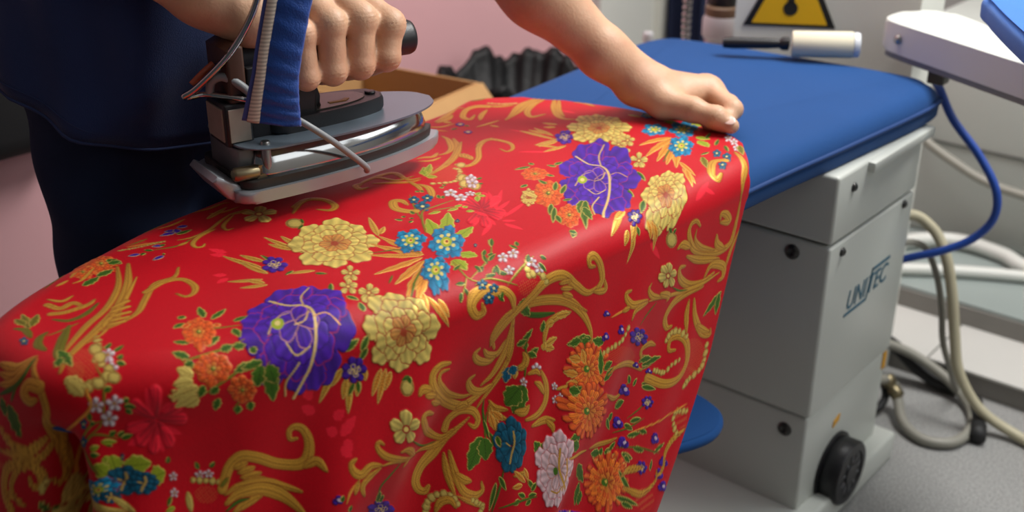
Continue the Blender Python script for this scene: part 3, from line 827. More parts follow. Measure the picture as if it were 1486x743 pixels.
 stroke('g',2.2,'b',[(-1029.8,588.1),(-998.5,556.6),(-970.2,525.9),(-943.9,495.3),(-936,472.8)])
 stroke('g',3.2,'b',[(-1018.4,633.2),(-1002.1,616.3),(-1001.2,591.5),(-977.3,563.7),(-956.8,541.7),(-949.4,519),(-948.4,494.1)])
 stroke('g',3.4,'e',[(-991.7,574),(-999,601.3),(-991.3,618.9),(-970,619),(-955.2,608),(-953.5,596.8),(-966.3,594.1)])
 ruled([(-992.5,550.7),(-965.1,514.4)],[(-956,521.1),(-952.7,498.7)],6,2.6)
 stroke('g',2.6,'e',[(-987.4,549.5),(-985.9,529.4)])
 stroke('g',2.6,'e',[(-975.6,542.8),(-978.5,522.7)])
 stroke('g',2.6,'e',[(-963.8,536.1),(-969.6,518.1)])
 stroke('g',2.6,'e',[(-954.7,529.4),(-961.3,512.1)])
 stroke('g',2.6,'e',[(-949.4,521.1),(-954,505.6)])
 stroke('g',3.4,'e',[(-1043.6,491.8),(-1026.9,496.3),(-1028,511.3),(-1012.1,514.2)])
 stroke('g',3.4,'e',[(-1022.9,484),(-1015.5,495.8),(-1012.8,518.8),(-1017.9,530.3)])
 stroke('g',2.2,'b',[(-1054.3,497.9),(-1040,506),(-1042.5,519.9)])
 stroke('v',3.0,'b',[(-1010.7,479),(-995.8,488.3),(-995.9,506.5),(-1007.6,528.2)])
 stroke('v',4.5,'b',[(-985.5,482.3),(-963,462.3),(-938.7,444.5),(-920.6,442.1)])
 leaf('e',5,(-945.2,447.6),(-911.2,443.9))
 leaf('e',5,(-931.7,442.8),(-922.8,436.3))
 leaf('v',5,(-1010.2,453.4),(-1044.1,464.5))
 leaf('v',5,(-1012.5,456.6),(-1032.3,475.4))
 leaf('v',5,(-1020.1,455),(-1038.8,454.3))
 stroke('v',3.4,'b',[(-1021,444.5),(-1009.3,449.1),(-990.8,444.7)])
 stroke('v',3.5,'b',[(-989.4,461.1),(-984,450.4),(-971.2,441.9),(-955.5,441.1)])
 flower('tealbit',(-989.6,438),(4.3,2.3),(-8.4,3.7),31)
 stroke('v',1.2,'b',[(-982.1,457),(-981.8,472.3),(-983.3,491)])
 flower('spiky',(-1086.1,575.2),(19.9,14.9),(-20.7,14),33)
 flower('orange',(-1085.7,580),(12.3,10.4),(-20.7,13.7),34)
 flower('orange',(-1082.4,556.1),(9.7,7.9),(-14.3,9.9),35)
 stroke('g',1.6,'b',[(-1080.4,540.4),(-1093.2,558.9)])
 stroke('g',1.6,'b',[(-1067.1,535.1),(-1068.1,547.2),(-1082.5,569.4)])
 stroke('g',1.6,'b',[(-1073.8,520.3),(-1076.9,534.8)])
 stroke('e',1.6,'b',[(-1079.8,510.6),(-1089.5,527.4),(-1099.8,546.3)])
 stroke('o',3,'b',[(-1087.1,545.1),(-1093.9,562.6),(-1095.6,573.7)])
 leaf('e',6,(-1090.1,589.8),(-1068.3,594.9))
 leaf('e',6,(-1079.9,584.9),(-1074.8,598.2))
 leaf('e',6,(-1053.9,538.6),(-1060.4,562.5))
 leaf('e',6,(-1062.6,560.5),(-1063.4,581.4))
 stroke('a',1.6,'b',[(-1100.8,623.2),(-1089.6,648.4),(-1084.7,661.7)])
 beads([(-1099.7,612),(-1091.3,631.3),(-1084.1,659.5)],2.2)
 stroke('v',1.2,'b',[(-1103.2,628.5),(-1104.2,650.8)])
 flower('net',(-1101.8,634.7),(11.7,9.4),(-11.4,8),48)
 leaf('p',5,(-1097.9,685.9),(-1100.7,665.2))
 leaf('p',5,(-1101.4,688.4),(-1107.8,675.7))
 leaf('p',5,(-1105.2,706.5),(-1108.5,693.3))
 leaf('p',5,(-1106,689.7),(-1089.6,685.8))
 leaf('e',4,(-1091.1,681.2),(-1091.8,703.8))
 leaf('p',4,(-1075.2,653.4),(-1082.7,641.9))
 leaf('p',4,(-1074.5,622),(-1080.2,609.7))
 leaf('p',4,(-1053.4,638.3),(-1051.3,622.6))
 leaf('e',3,(-1073.6,627.7),(-1070.9,620.5))
 leaf('e',3,(-1077.8,649.6),(-1076.7,656.2))
 leaf('e',3,(-1080.4,631.3),(-1071.2,637.8))
 leaf('e',3,(-1057.3,639.3),(-1055.3,641.5))
 stroke('v',1.2,'b',[(-1072.7,638.8),(-1064.3,664.4),(-1070.9,691.7)])
 stroke('g',2.2,'b',[(-1076.9,673.2),(-1073,689.4),(-1076.4,715.1),(-1089.6,743),(-1096.9,764.9),(-1094.3,779.8)])
 stroke('g',2.2,'b',[(-1064.3,664.4),(-1065,678)])
 stroke('g',2.6,'b',[(-1073.9,723.2),(-1069.9,698.7),(-1059.4,681.5),(-1048.2,677.3),(-1044.6,684.1),(-1049,690.2)])
 stroke('g',2.4,'b',[(-1091.8,763.1),(-1076.6,737.3),(-1062.4,730.7),(-1059.2,738.3)])
 stroke('g',2.6,'b',[(-1137.4,738.9),(-1133.7,757.8),(-1135.7,778),(-1131.5,786.7)])
 stroke('a',2.6,'b',[(-1118.6,748),(-1110.6,760.6),(-1108.6,784.3)])
 stroke('v',1.6,'b',[(-1126.1,663.4),(-1130.2,687),(-1134.7,713.3)])
 stroke('g',1.4,'b',[(-1119.7,677.2),(-1119,695.1),(-1124,716.2)])
 leaf('l',10,(-813.8,402.4),(-831.3,406.8))
 leaf('l',10,(-810.4,405.5),(-826.7,413))
 leaf('l',10,(-804.6,415.4),(-796.7,435.7))
 leaf('l',10,(-809.5,414.4),(-792.5,435.8))
 leaf('l',10,(-812.2,396.3),(-834.3,392.4))
 leaf('l',10,(-781.8,426.7),(-775.7,440.5))
 flower('blue',(-798.9,404.9),(14.6,15),(-11,10.3),76)
 flower('teal',(-814.1,376.6),(18.4,25.4),(-8.7,10.9),77)
 flower('blue',(-783.8,417),(11.7,12),(-9,8),78)
 flower('blue',(-798.9,382.5),(11.4,10.7),(-4.4,4.7),79)
 stroke('y',3.0,'b',[(-771.6,391.3),(-901.7,271.6)])
 stroke('y',3.0,'b',[(-773.4,389.3),(-899,274.4)])
 stroke('y',3.0,'b',[(-769.3,392.8),(-796.4,384.9)])
 stroke('y',3.0,'b',[(-777,384.5),(-905.9,287.5)])
 stroke('y',6,'b',[(-906.9,298),(-906.8,276.4),(-903.8,251.1)])
 flower('tealbit',(-817.1,419.9),(1.4,1.4),(-3,2.7),85)
 flower('tealbit',(-868.5,413.5),(3,2.7),(-3.7,5.6),86)
 flower('tealbit',(-858.1,396.8),(4,5),(-3.3,6.1),87)
 stroke('a',1.2,'n',[(-885.4,439.3),(-873.2,421.4),(-902.8,324.5),(-905.8,300.2)])
 stroke('v',2.4,'b',[(-853.8,390.4),(-839.2,388.3),(-824.1,388.8)])
 flower('white',(-766.2,443.6),(3.7,3.7),(-4.3,3.4),90)
 flower('white',(-752.8,434.2),(3.9,4),(-4.1,3.4),91)
 flower('white',(-747.8,466.9),(3.9,4.9),(-3.9,2.9),92)
 flower('white',(-742.3,475.2),(3.9,5),(-4,2.7),93)
 leaf('e',2.6,(-780.4,447.5),(-785.6,452.7))
 leaf('e',2.6,(-752.5,429.6),(-747.4,420))
 leaf('e',2.6,(-753,469.3),(-761.6,470.6))
 leaf('e',2.6,(-747,480),(-748.1,488.1))
 flower('net',(-727.1,460.5),(9,11.4),(-7.7,5.9),1)
 beads([(-748,457.9),(-728.9,479.7)],4)
 stroke('y',3.5,'b',[(-742.2,445.4),(-725.3,437.3)])
 leaf('l',3,(-741.4,425.7),(-745.5,415.6))
 stroke('g',4.2,'b',[(-951.2,430.8),(-942.4,422.5),(-918,410.6),(-907.7,395.6),(-912.3,355.5),(-910.6,325.6),(-910.8,304.9),(-915.1,295.9),(-920,303)])
 stroke('g',5.0,'e',[(-924.8,414.8),(-938.6,411),(-939.7,401.5),(-930.7,398.9),(-922.4,404.3)])
 stroke('g',2.4,'b',[(-916.8,408.6),(-903.4,383.8),(-911.2,337.3),(-909.2,306.8)])
 stroke('g',4.0,'b',[(-954.7,432.6),(-963.8,416.8),(-989,412.2)])
 stroke('g',4.0,'b',[(-952.6,430.2),(-961,409.9),(-982.2,405.2)])
 stroke('g',4.0,'b',[(-950.7,427.7),(-957.8,405.9),(-977.9,396.2)])
 stroke('e',2.6,'b',[(-952.6,430.2),(-948.9,414.5),(-955.4,401.7),(-979.1,385.8)])
 stroke('e',1.6,'b',[(-951.5,403.2),(-959.2,386.3)])
 leaf('e',10,(-964.7,380.9),(-945.7,351.4))
 leaf('e',10,(-967.7,376.5),(-981.1,372.7))
 stroke('g',5.5,'b',[(-980.4,350.8),(-964.8,341.5),(-941.8,336.4),(-926.4,348.2),(-918.9,356.7)])
 stroke('g',4.0,'b',[(-981.2,326.2),(-953.4,328),(-933.9,327.8),(-922.4,336.6),(-916.8,349.1)])
 flower('net',(-975.3,306.2),(23.1,7.7),(1.6,20.7),17)
 stroke('g',5.0,'e',[(-963.1,263.2),(-976.3,280.9),(-970.3,307.9),(-943.2,322.7),(-929.9,314.3),(-928.2,297.6),(-937.3,297.3),(-939.8,306.8)])
 stroke('g',3.2,'b',[(-948,273.3),(-964.4,287.7),(-955.2,309.5),(-940.7,316.6)])
 flower('lump',(-927.1,297.3),(3.4,-0.9),(0,4.7),20)
 flower('lump',(-924.7,301.6),(3.3,-0.9),(0.1,4.7),21)
 flower('lump',(-928.3,292.8),(3.4,-0.4),(0,4.6),22)
 stroke('g',3,'b',[(-973.8,281.6),(-955.8,277.5),(-944.6,273.9)])
 leaf('e',4,(-930.4,278.6),(-920.3,266.5))
 leaf('e',4,(-918.8,272.7),(-908.5,260.5))
 stroke('g',5.0,'e',[(-720.5,479),(-732.9,495),(-737,506),(-736.3,515.5),(-724.7,527.1),(-705.5,540.2),(-692.9,556.3),(-692.2,568.1),(-701.3,577.3),(-712.3,581.3),(-722.9,580.1),(-729.1,574.2),(-727.9,567.4),(-719.7,564.7),(-716.3,570.6)])
 stroke('g',4.0,'b',[(-686.8,562.5),(-686.6,576.6),(-674.2,580.8)])
 stroke('g',3.6,'b',[(-730.4,501.9),(-728,515.1)])
 stroke('g',3.6,'b',[(-723.9,502.6),(-718.5,518.9)])
 stroke('g',3.6,'b',[(-717.9,502.4),(-708.5,521.5)])
 stroke('g',3.6,'b',[(-713.3,501.9),(-699,523.2)])
 stroke('g',4.2,'b',[(-713.8,478.4),(-711.5,496.2),(-699,517.2),(-681.6,533.3),(-668,547.2)])
 stroke('g',6.0,'b',[(-705.2,473.8),(-705.2,489.8),(-695.7,510.5),(-677.3,526),(-661.3,534),(-647.8,538.1)])
 stroke('g',4,'b',[(-692.8,476.3),(-690.7,495.3),(-687,510.1)])
 stroke('e',2.0,'b',[(-698.9,469.4),(-698.6,485.6),(-694.1,497.4)])
 stroke('v',2.0,'b',[(-723.4,478.4),(-726.3,490.8)])
 flower('five',(-661.9,680.3),(12.6,18.4),(-19.3,7.7),37)
 stroke('e',1.4,'b',[(-641.2,684.5),(-599.4,708.7),(-590.1,731.8)])
 stroke('e',1.8,'b',[(-624.8,663.4),(-620.3,644.3),(-615.6,628.5),(-602.3,623.6)])
 stroke('g',6.5,'b',[(-591.8,758.5),(-589.1,742),(-579.4,720),(-572.3,700.4),(-560.6,689),(-547.8,688.5),(-541.9,695),(-545.4,701.9)])
 stroke('g',3.2,'b',[(-598.7,780.5),(-592.8,756.3),(-587,725.4),(-602.9,692.1)])
 stroke('g',2.4,'b',[(-600.3,692.5),(-631.6,658.3),(-642,637.2)])
 stroke('g',3.6,'b',[(-617,677.2),(-644,650.4),(-657.2,642.5),(-665.7,642.1),(-667.2,646.3),(-662,649.6)])
 stroke('g',4.0,'b',[(-640,666.2),(-632.6,677.1),(-600.3,692.5)])
 stroke('g',4.0,'b',[(-612.3,681.9),(-611.3,666.5)])
 stroke('g',4.2,'b',[(-643,637.6),(-650.9,625.8),(-650.6,611.9),(-658.8,605.7),(-666.8,607),(-668.3,614.1)])
 stroke('g',3.6,'b',[(-640.7,635.4),(-641.1,618.6),(-637.6,607.1),(-624.3,605.1)])
 stroke('a',1.4,'b',[(-647.8,607.7),(-643.2,591.6),(-635.5,582.3)])
 stroke('g',3.0,'b',[(-646.8,605.7),(-637.2,595.5)])
 stroke('g',4.6,'b',[(-594.3,755.5),(-593.4,735.6),(-620.3,716.3),(-654.1,705.9),(-656.8,714),(-641.8,726.4)])
 stroke('g',4.4,'e',[(-600.1,745.5),(-609.7,753),(-612.9,770.1),(-603.8,787.9),(-590.7,792),(-584.8,784.5),(-591.7,777.5)])
 stroke('g',4.0,'b',[(-573.3,734.4),(-554.6,729.7),(-537.5,727.5),(-525.3,726.9)])
 stroke('g',5.0,'b',[(-572.8,741.7),(-549.2,738.4),(-525.2,739.8),(-510.6,754.5),(-509.4,768.2),(-520,770.2)])
 stroke('g',4.4,'b',[(-546.8,738.6),(-537.1,745.2),(-529.8,754.7)])
 stroke('g',3,'b',[(-522.8,729.9),(-506.5,745.9),(-487.6,764.8)])
 flower('net',(-516.3,742.7),(7.9,14),(-9.1,3.7),56)
 beads([(-520.4,685.5),(-529.6,692.8),(-533.6,706.9),(-527.5,721.2),(-514.9,726.3)],5.0)
 stroke('g',4.0,'b',[(-516.8,695.9),(-524.7,707.2),(-522.7,718.9),(-512.1,722)])
 beads([(-506.9,749.6),(-491.3,762.6),(-485.3,757.4)],4.5)
 flower('small',(-574.5,624.7),(26.7,22.1),(-18.6,1.9),60)
 leaf('e',5,(-593.4,621),(-610.8,626.3))
 leaf('e',5,(-588.1,625.3),(-599.2,629.5))
 flower('bud',(-645.1,575.2),(3.7,5.7),(-5.4,3.1),63)
 leaf('e',3,(-641.6,577.7),(-645.2,584.3))
 leaf('e',3,(-623.9,581.3),(-630,586.6))
 stroke('g',5.0,'e',[(-735.5,846.4),(-745,831),(-744,814.2),(-737.1,805.4),(-725.8,808.7),(-724.3,818.7),(-730.7,820.5)])
 stroke('g',5.5,'b',[(-669.2,829.3),(-685.2,827.4),(-697.4,840.9),(-702.4,857.1),(-703.3,882),(-694.1,912.9),(-677,945.8),(-651.7,969.7),(-626.1,982.8),(-610.6,983.6)])
 stroke('g',3.0,'b',[(-676.5,822.3),(-691.9,826),(-703.7,844.4),(-705.6,866.6),(-702.7,894.3),(-686.7,932.4),(-652.6,976.8)])
 stroke('g',4.4,'b',[(-629.1,806.2),(-635.3,826.6),(-656.4,847.1),(-679.9,856.8),(-700.7,860.1)])
 stroke('g',3.2,'b',[(-604.4,794.6),(-618.8,820.7),(-634.1,841.3),(-655.1,855.8),(-683.9,860)])
 stroke('g',3.4,'b',[(-642,848.4),(-661.1,854.8),(-684.3,859.4)])
 stroke('g',4.2,'b',[(-678.4,812.3),(-666.5,819.1),(-658.7,834.5),(-670.6,847.4)])
 stroke('g',4.4,'b',[(-683.8,806.1),(-680.2,797.7),(-667.1,803.9),(-654.6,821),(-656.1,831.1)])
 stroke('g',6.0,'b',[(-693.1,760.7),(-698.8,746.2),(-693.2,733),(-674.4,732.1),(-639,751.4),(-618.7,772.5),(-618.3,794.5),(-622.6,818.3)])
 stroke('g',3.6,'b',[(-686.7,757.7),(-690.3,745),(-679.5,740.5),(-650.8,754.2),(-631.5,774),(-625.3,792.3)])
 stroke('g',4.6,'b',[(-649.7,797.2),(-646.7,787.3),(-631.8,791.4),(-621.1,804.9),(-621.9,822.9)])
 stroke('g',4.4,'b',[(-685.3,709.8),(-688.3,717.1),(-680.2,726.7)])
 stroke('g',3.6,'b',[(-680.5,717),(-669,731.2)])
 stroke('g',3.6,'b',[(-666.8,723.2),(-646.5,739.4)])
 stroke('g',4.6,'b',[(-662.7,948.9),(-666.6,927.9),(-663.9,910.6),(-653.7,904.4),(-642.2,901.1)])
 leaf('g',5,(-639.7,900.8),(-629.1,918.3))
 leaf('g',5,(-641.4,902.8),(-640.7,924.6))
 leaf('g',5,(-644.6,901.4),(-634.9,899.9))
 leaf('g',5,(-668.1,924.6),(-661.4,948.9))
 leaf('g',5,(-663.9,910.6),(-662,920.7))
 stroke('e',3.6,'b',[(-702.5,872.7),(-689.9,881.5),(-680.5,899.3),(-673.4,921.5)])
 leaf('e',6,(-701.3,869.5),(-713.3,877.9))
 leaf('e',6,(-705.1,872.8),(-685.9,884.4))
 leaf('e',4.5,(-658.1,900),(-671.6,904.8))
 leaf('e',4.5,(-654.7,870),(-668.6,887.4))
 leaf('e',4.5,(-656.1,863.1),(-657.7,878.8))
 leaf('e',4.5,(-638.7,878.3),(-641.9,892.6))
 leaf('e',4.5,(-642,876.1),(-632.5,887.6))
 leaf('e',4.5,(-653.1,873.9),(-647.3,875.7))
 stroke('e',1.2,'b',[(-658.9,879),(-645.4,873.9),(-636.3,877.7)])
 leaf('e',8,(-615.8,983.1),(-624.8,940.2))
 leaf('e',8,(-613.3,963.9),(-617.4,979.3))
 stroke('g',4.2,'b',[(-644,870.8),(-635.7,872.5),(-628.7,867.4),(-628.6,856.5)])
 leaf('g',4,(-628.6,856.5),(-617.5,852.4))
 leaf('g',4,(-632.7,852.2),(-626.3,856))
 leaf('b',7,(-634.1,848.3),(-616.5,840.1))
 leaf('b',7,(-633.9,852.4),(-622.1,853.7))
 flower('white',(-618.5,884.1),(3.7,8.7),(-8,1.7),6)
 flower('white',(-610.4,862.6),(1.9,5.3),(-6.1,1.4),7)
 stroke('g',3,'b',[(-617.7,870.3),(-616.6,882.6),(-608.7,888.5)])
 stroke('e',1.2,'b',[(-626.6,869.7),(-615.7,865.4)])
 leaf('e',13,(-607,861.7),(-579.8,839))
 leaf('e',13,(-606.5,855.8),(-591.7,832.3))
 stroke('g',4.8,'b',[(-612.8,891.1),(-589.9,899.2),(-570,895.3),(-561.8,878.7),(-566.2,854.2)])
 stroke('g',3.6,'b',[(-604.2,878.4),(-596.2,886.7),(-581.5,894.1)])
 stroke('g',4.6,'b',[(-581.1,842.4),(-576.6,854.7),(-581,862.8)])
 stroke('g',4.4,'b',[(-552.9,864.1),(-548.2,890.1),(-542.1,907.1)])
 stroke('g',3.6,'b',[(-546.7,893.7),(-536.1,902.1),(-528.8,901.7)])
 stroke('g',3.4,'b',[(-604.6,813.8),(-593.6,819.1),(-586.5,833.1)])
 stroke('e',2.0,'b',[(-608.9,807.2),(-595.7,801.6),(-573.6,799.6),(-557.4,808.5)])
 stroke('e',1.5,'b',[(-593.3,807),(-574.7,796.9),(-562.7,793.6)])
 stroke('g',3.4,'b',[(-598.9,811.9),(-587,816.7),(-575.5,829.3)])
 stroke('g',3.0,'b',[(-597.2,809.9),(-579.2,810.8),(-560.1,815.3)])
 leaf('a',5,(-593.8,811.8),(-573.2,817.2))
 leaf('a',5,(-590.1,814.9),(-577,824.3))
 leaf('a',5,(-589.4,810.1),(-569.5,810))
 leaf('e',12,(-569.1,790.2),(-542.9,755.5))
 leaf('e',12,(-567,792.4),(-541.3,785.5))
 leaf('e',3,(-587.5,799.1),(-561.7,799.1))
 leaf('e',3,(-566.8,803.9),(-552.1,802.6))
 stroke('g',4,'b',[(-619.3,765.7),(-618.6,776.9),(-613.5,781.6)])
 flower('blue',(-544.4,825.6),(9.4,24),(-33.7,9.6),30,rot=0.4)
 stroke('e',2.0,'b',[(-519.9,806.1),(-504.4,796.7),(-477.3,774.3)])
 leaf('e',4,(-515.4,797.9),(-494.3,802.9))
 leaf('e',4,(-510.2,791.8),(-479,770.2))
 leaf('e',4,(-563,809.2),(-548.1,810.5))
 flower('white',(-581.7,914.6),(2.4,5.9),(-5.9,0.6),35)
 flower('white',(-565.4,913.2),(2,5.6),(-5.7,1),36)
 flower('white',(-565.6,921.5),(1.7,5.3),(-5.6,1.1),37)
 stroke('g',2.4,'b',[(-576.6,917.5),(-574.6,930.7),(-576.1,937.7)])
 leaf('e',8,(-507.2,877.3),(-531,865.7))
 leaf('e',8,(-509.7,875.4),(-522.1,886.8))
 leaf('e',8,(-457.4,962.9),(-414.9,999))
 leaf('e',8,(-420.9,984.4),(-390.2,979.1))
 leaf('e',8,(-505.6,952.4),(-510.7,923.7))
 leaf('e',8,(-505,928.9),(-489.9,951.3))
 leaf('e',8,(-405.2,992.8),(-387.3,987.4))
 leaf('e',4,(-476.6,851),(-492.4,841.2))
 leaf('e',4,(-475.4,844.9),(-481.3,858.1))
 leaf('e',4,(-473.5,832.2),(-483,820.3))
 leaf('e',4,(-471.1,837.5),(-468.2,853.6))
 leaf('e',4,(-475.1,820.6),(-472.8,808.6))
 leaf('e',4,(-465.6,841.5),(-463.7,828.7))
 stroke('g',3,'b',[(-506.9,819),(-500.6,840.2),(-487.7,842.8)])
 leaf('a',4,(-490.3,837.4),(-513.9,820.8))
 leaf('a',4,(-489.5,831.1),(-494.1,812.8))
 leaf('a',4,(-491.1,843.9),(-509,839.3))
 stroke('e',1.4,'b',[(-477.9,785.9),(-474.1,814.6),(-465,852.6)])
 flower('pinkw',(-483,896),(13.3,39.4),(-46.1,12),57)
 flower('spiky',(-581.3,975.1),(17.1,43.3),(-32.4,3.9),58)
 leaf('a',5,(-582.2,954.1),(-593.7,931.4))
 leaf('a',5,(-597.3,961.5),(-607.7,942.9))
 leaf('a',5,(-590.9,968.9),(-610.1,965.6))
 leaf('a',5,(-572.2,952.2),(-578.4,933.9))
 flower('spiky',(-528.9,972.8),(26.1,58.1),(-40,-3.6),63)
 flower('spiky',(-397.4,1055.5),(17.7,58.3),(-41,-2),64)
 leaf('o',5,(-433.4,1034),(-449.3,1014))
 leaf('o',5,(-423.9,1065.6),(-427.5,1071.6))
 leaf('o',5,(-407.9,1080.5),(-403.1,1103.9))
 leaf('e',6,(-564.1,1000.1),(-596.2,1000.7))
 leaf('e',6,(-554.2,1006.5),(-562.8,1031.6))
 leaf('e',6,(-569,1006.2),(-571.2,1024.3))
 leaf('e',6,(-487.6,1065),(-500.3,1071.9))
 leaf('e',6,(-486.3,1058.2),(-475.4,1046.6))
 leaf('e',6,(-562.2,940.2),(-566,959.5))
 leaf('e',6,(-570.3,937.1),(-560.3,955.6))
 leaf('e',6,(-600.6,1007.8),(-613.2,985.2))
 leaf('e',6,(-621.5,964),(-623.6,944.1))
 leaf('e',6,(-440.2,1036.4),(-452.1,1008))
 leaf('e',6,(-438.2,1036.7),(-445.8,1042.5))
 leaf('e',6,(-491.9,1063.9),(-492.2,1083.5))
 beads([(-588.4,1007.2),(-588.9,1030),(-590.5,1044.9),(-600.2,1056.8)],4.0)
 flower('net',(-566.4,1053.3),(19.9,42.6),(-15.6,-5.9),81)
 stroke('g',3.6,'b',[(-558,1015.7),(-559.2,1039.7),(-541.8,1082.6),(-519.2,1116.9)])
 stroke('g',3,'b',[(-530,1018.1),(-505.8,1058.8),(-514.4,1085.2)])
 leaf('e',4,(-521.3,1116.4),(-522,1159.5))
 leaf('e',4,(-525.4,1115.4),(-521.7,1149.9))
 leaf('e',4,(-532.5,1106.9),(-539.3,1118.4))
 leaf('e',4,(-501.1,1120.5),(-484.9,1161.8))
 leaf('e',4,(-497.1,1121.2),(-481.2,1156.3))
 leaf('e',4,(-511.6,1092.5),(-525.9,1085))
 leaf('e',4,(-504.9,1100.3),(-513.1,1108.3))
 leaf('e',4,(-460.3,1100.8),(-453.9,1128.2))
 leaf('e',4,(-461.1,1087.6),(-445.9,1109.7))
 leaf('e',4,(-440.6,1124),(-429.1,1146.8))
 leaf('e',4,(-443.3,1096.3),(-434.1,1132.1))
 leaf('e',4,(-425,1085),(-405.5,1117.6))
 leaf('e',4,(-418.4,1093.1),(-404.2,1110.8))
 leaf('e',4,(-421.9,1114.1),(-405.1,1145.8))
 leaf('e',4,(-371.1,1171.3),(-386.6,1170.3))
 leaf('e',4,(-393.5,1172),(-395.6,1200.9))
 leaf('e',4,(-436.9,1046.7),(-438.8,1065))
 leaf('e',4,(-404,1081.1),(-352.1,1130))
 leaf('e',4,(-369.7,1080.8),(-333.4,1151))
 leaf('e',4,(-354.5,1100.8),(-335.7,1134))
 leaf('e',4,(-444.4,1070.6),(-434.9,1053.1))
 leaf('e',4,(-485,1042.8),(-463.9,1056.3))
 stroke('e',1.0,'b',[(-466.5,1093.3),(-469.6,1125.8),(-477.9,1144.3)])
 stroke('e',1.0,'b',[(-436.9,1071),(-416.5,1128.8),(-386.9,1189.3)])
 stroke('e',1.0,'b',[(-457.8,1063.5),(-452.5,1101.8),(-451.5,1135.4)])
 flower('small',(-574,1090.9),(13.1,29.1),(-16.1,-7.1),12)
 flower('bud',(-604.2,1041.7),(3,8),(-6.7,-0.1),13)
 flower('bud',(-606.5,1011.1),(3,8.1),(-6.6,0.3),14)
 flower('bud',(-633.8,1014.5),(3.1,8),(-4.3,-0.1),15)
 flower('bud',(-507.8,1080.3),(6.3,16.3),(-10.1,-2.6),16)
 flower('bud',(-467.8,1072.8),(4.6,13.6),(-9.1,-1),17)
 flower('bud',(-436.8,1088.4),(5,14.9),(-9.1,-1),18)
 flower('small',(-470.6,1138.8),(5.1,15),(-9.3,-1.4),19)
 flower('small',(-385,1143.8),(6.1,17.4),(-10,-2.9),20)
 flower('bud',(-413.5,1169.1),(5.6,14.7),(-9.3,-3),21)
 flower('bud',(-370.4,1203.4),(4.3,11.7),(-8.7,-2),22)
 flower('bud',(-357.2,1196.7),(4.6,12.4),(-8.9,-2),23)
 flower('bud',(-335.3,1211.3),(6,14.6),(-9.7,-3.7),24)
 flower('bud',(-511.1,1135.3),(3.1,8.9),(-4.7,-1),25)
 flower('bud',(-532.5,1100.2),(3.6,9.1),(-5.1,-1.4),26)
 stroke('g',4.4,'b',[(-392.7,1091),(-394.7,1105.8),(-385,1143.8)])
 stroke('g',4.0,'b',[(-374.1,1099.8),(-347.1,1154.8),(-349.8,1188.2),(-364.3,1189.4)])
 stroke('g',3,'b',[(-463.9,996.9),(-450.6,1045.2),(-448,1073.4)])
 stroke('g',2.4,'b',[(-489.7,920.3),(-467.3,985.8)])
 stroke('g',5.0,'e',[(-504.4,1131.4),(-482.5,1173.2),(-476.8,1210.1),(-494,1224.1),(-520.4,1214.2),(-534.8,1195.4),(-535.6,1177.9),(-523.5,1177),(-519.3,1190.2)])
 beads([(-538.3,1169.8),(-544.6,1179.1),(-541.3,1194.5),(-529.2,1212)],5.0)
 beads([(-508,1147.9),(-497.4,1170.6),(-502,1185.4),(-502.7,1201.7)],4.0)
 beads([(-497.2,1266.9),(-478,1266.3),(-468.1,1258.3),(-464.2,1238.3),(-458.8,1228.5)],5.5)
 flower('net',(-493.9,1240.9),(11,28.6),(-26.3,-8.1),35)
 flower('net',(-475.7,1229.2),(10.1,26),(-10.3,-3.3),36)
 stroke('g',3.6,'b',[(-534,1113.2),(-549,1108.3),(-550.2,1125.7),(-541.4,1143.5)])
 leaf('e',5,(-526.7,1115.1),(-520.5,1162.2))
 leaf('e',5,(-535.2,1110),(-527.4,1138.1))
 stroke('g',4.0,'b',[(-368.4,1203.8),(-384.1,1206.9),(-394.1,1220.6),(-398,1244.7)])
 beads([(-421.5,1242.2),(-429.3,1215.8),(-414.2,1216.2),(-399.7,1225.5)],4.5)
 stroke('g',3.0,'b',[(-356.6,1189.9),(-359.5,1202.7),(-373.2,1206.2)])
 flower('net',(-414.2,1231.8),(5.7,15.6),(-13.3,-2.9),43)
 flower('net',(-335.2,1166.4),(10.9,29.3),(-18.1,-5.7),44)
 stroke('a',1.0,'b',[(-444.7,1103),(-434.5,1173.5),(-430.4,1243.3)])
 stroke('g',4.8,'b',[(-674.3,1198.4),(-684.4,1187.5),(-683.7,1175.9),(-671.7,1174.8),(-650.4,1189.8),(-632,1222.5),(-621,1259.1),(-624,1283.2),(-651.7,1287.8),(-676.9,1286.9)])
 stroke('g',3.2,'b',[(-672.2,1190.8),(-659,1192.3),(-641.8,1213.2),(-627.1,1246)])
 stroke('g',4.6,'b',[(-662.3,1153.1),(-663.9,1163.4),(-652.8,1183.2)])
 stroke('g',4.4,'b',[(-643.6,1177.9),(-625.3,1214.2),(-610.1,1262.6)])
 stroke('g',4.4,'b',[(-647.1,1244.3),(-633.7,1250.2),(-620.3,1270.5)])
 stroke('g',4.4,'b',[(-665.9,1245.6),(-674,1245.4),(-667.9,1258.9),(-656.4,1268.9),(-662.3,1246.9)])
 stroke('g',3.0,'b',[(-634.8,1299.2),(-615.7,1288.6),(-598.3,1282.7),(-586.1,1280.7)])
 stroke('g',5.0,'b',[(-596,1234.1),(-607.6,1246.9),(-596.1,1275.2),(-581.8,1279.1),(-578.9,1269.1)])
 stroke('g',4.6,'b',[(-629.7,1180.6),(-632.2,1165.8),(-615.7,1174.8),(-597,1202.6),(-591,1230),(-594.7,1256.1)])
 stroke('g',5.6,'b',[(-584.8,1234.3),(-588.3,1199.9),(-584.5,1170.6),(-571.7,1157.5),(-555.4,1166.2),(-553,1177.5)])
 stroke('g',2.6,'b',[(-590.3,1268.6),(-589.2,1230.5),(-595.2,1181.1),(-608.1,1132.7),(-615.8,1101.9)])
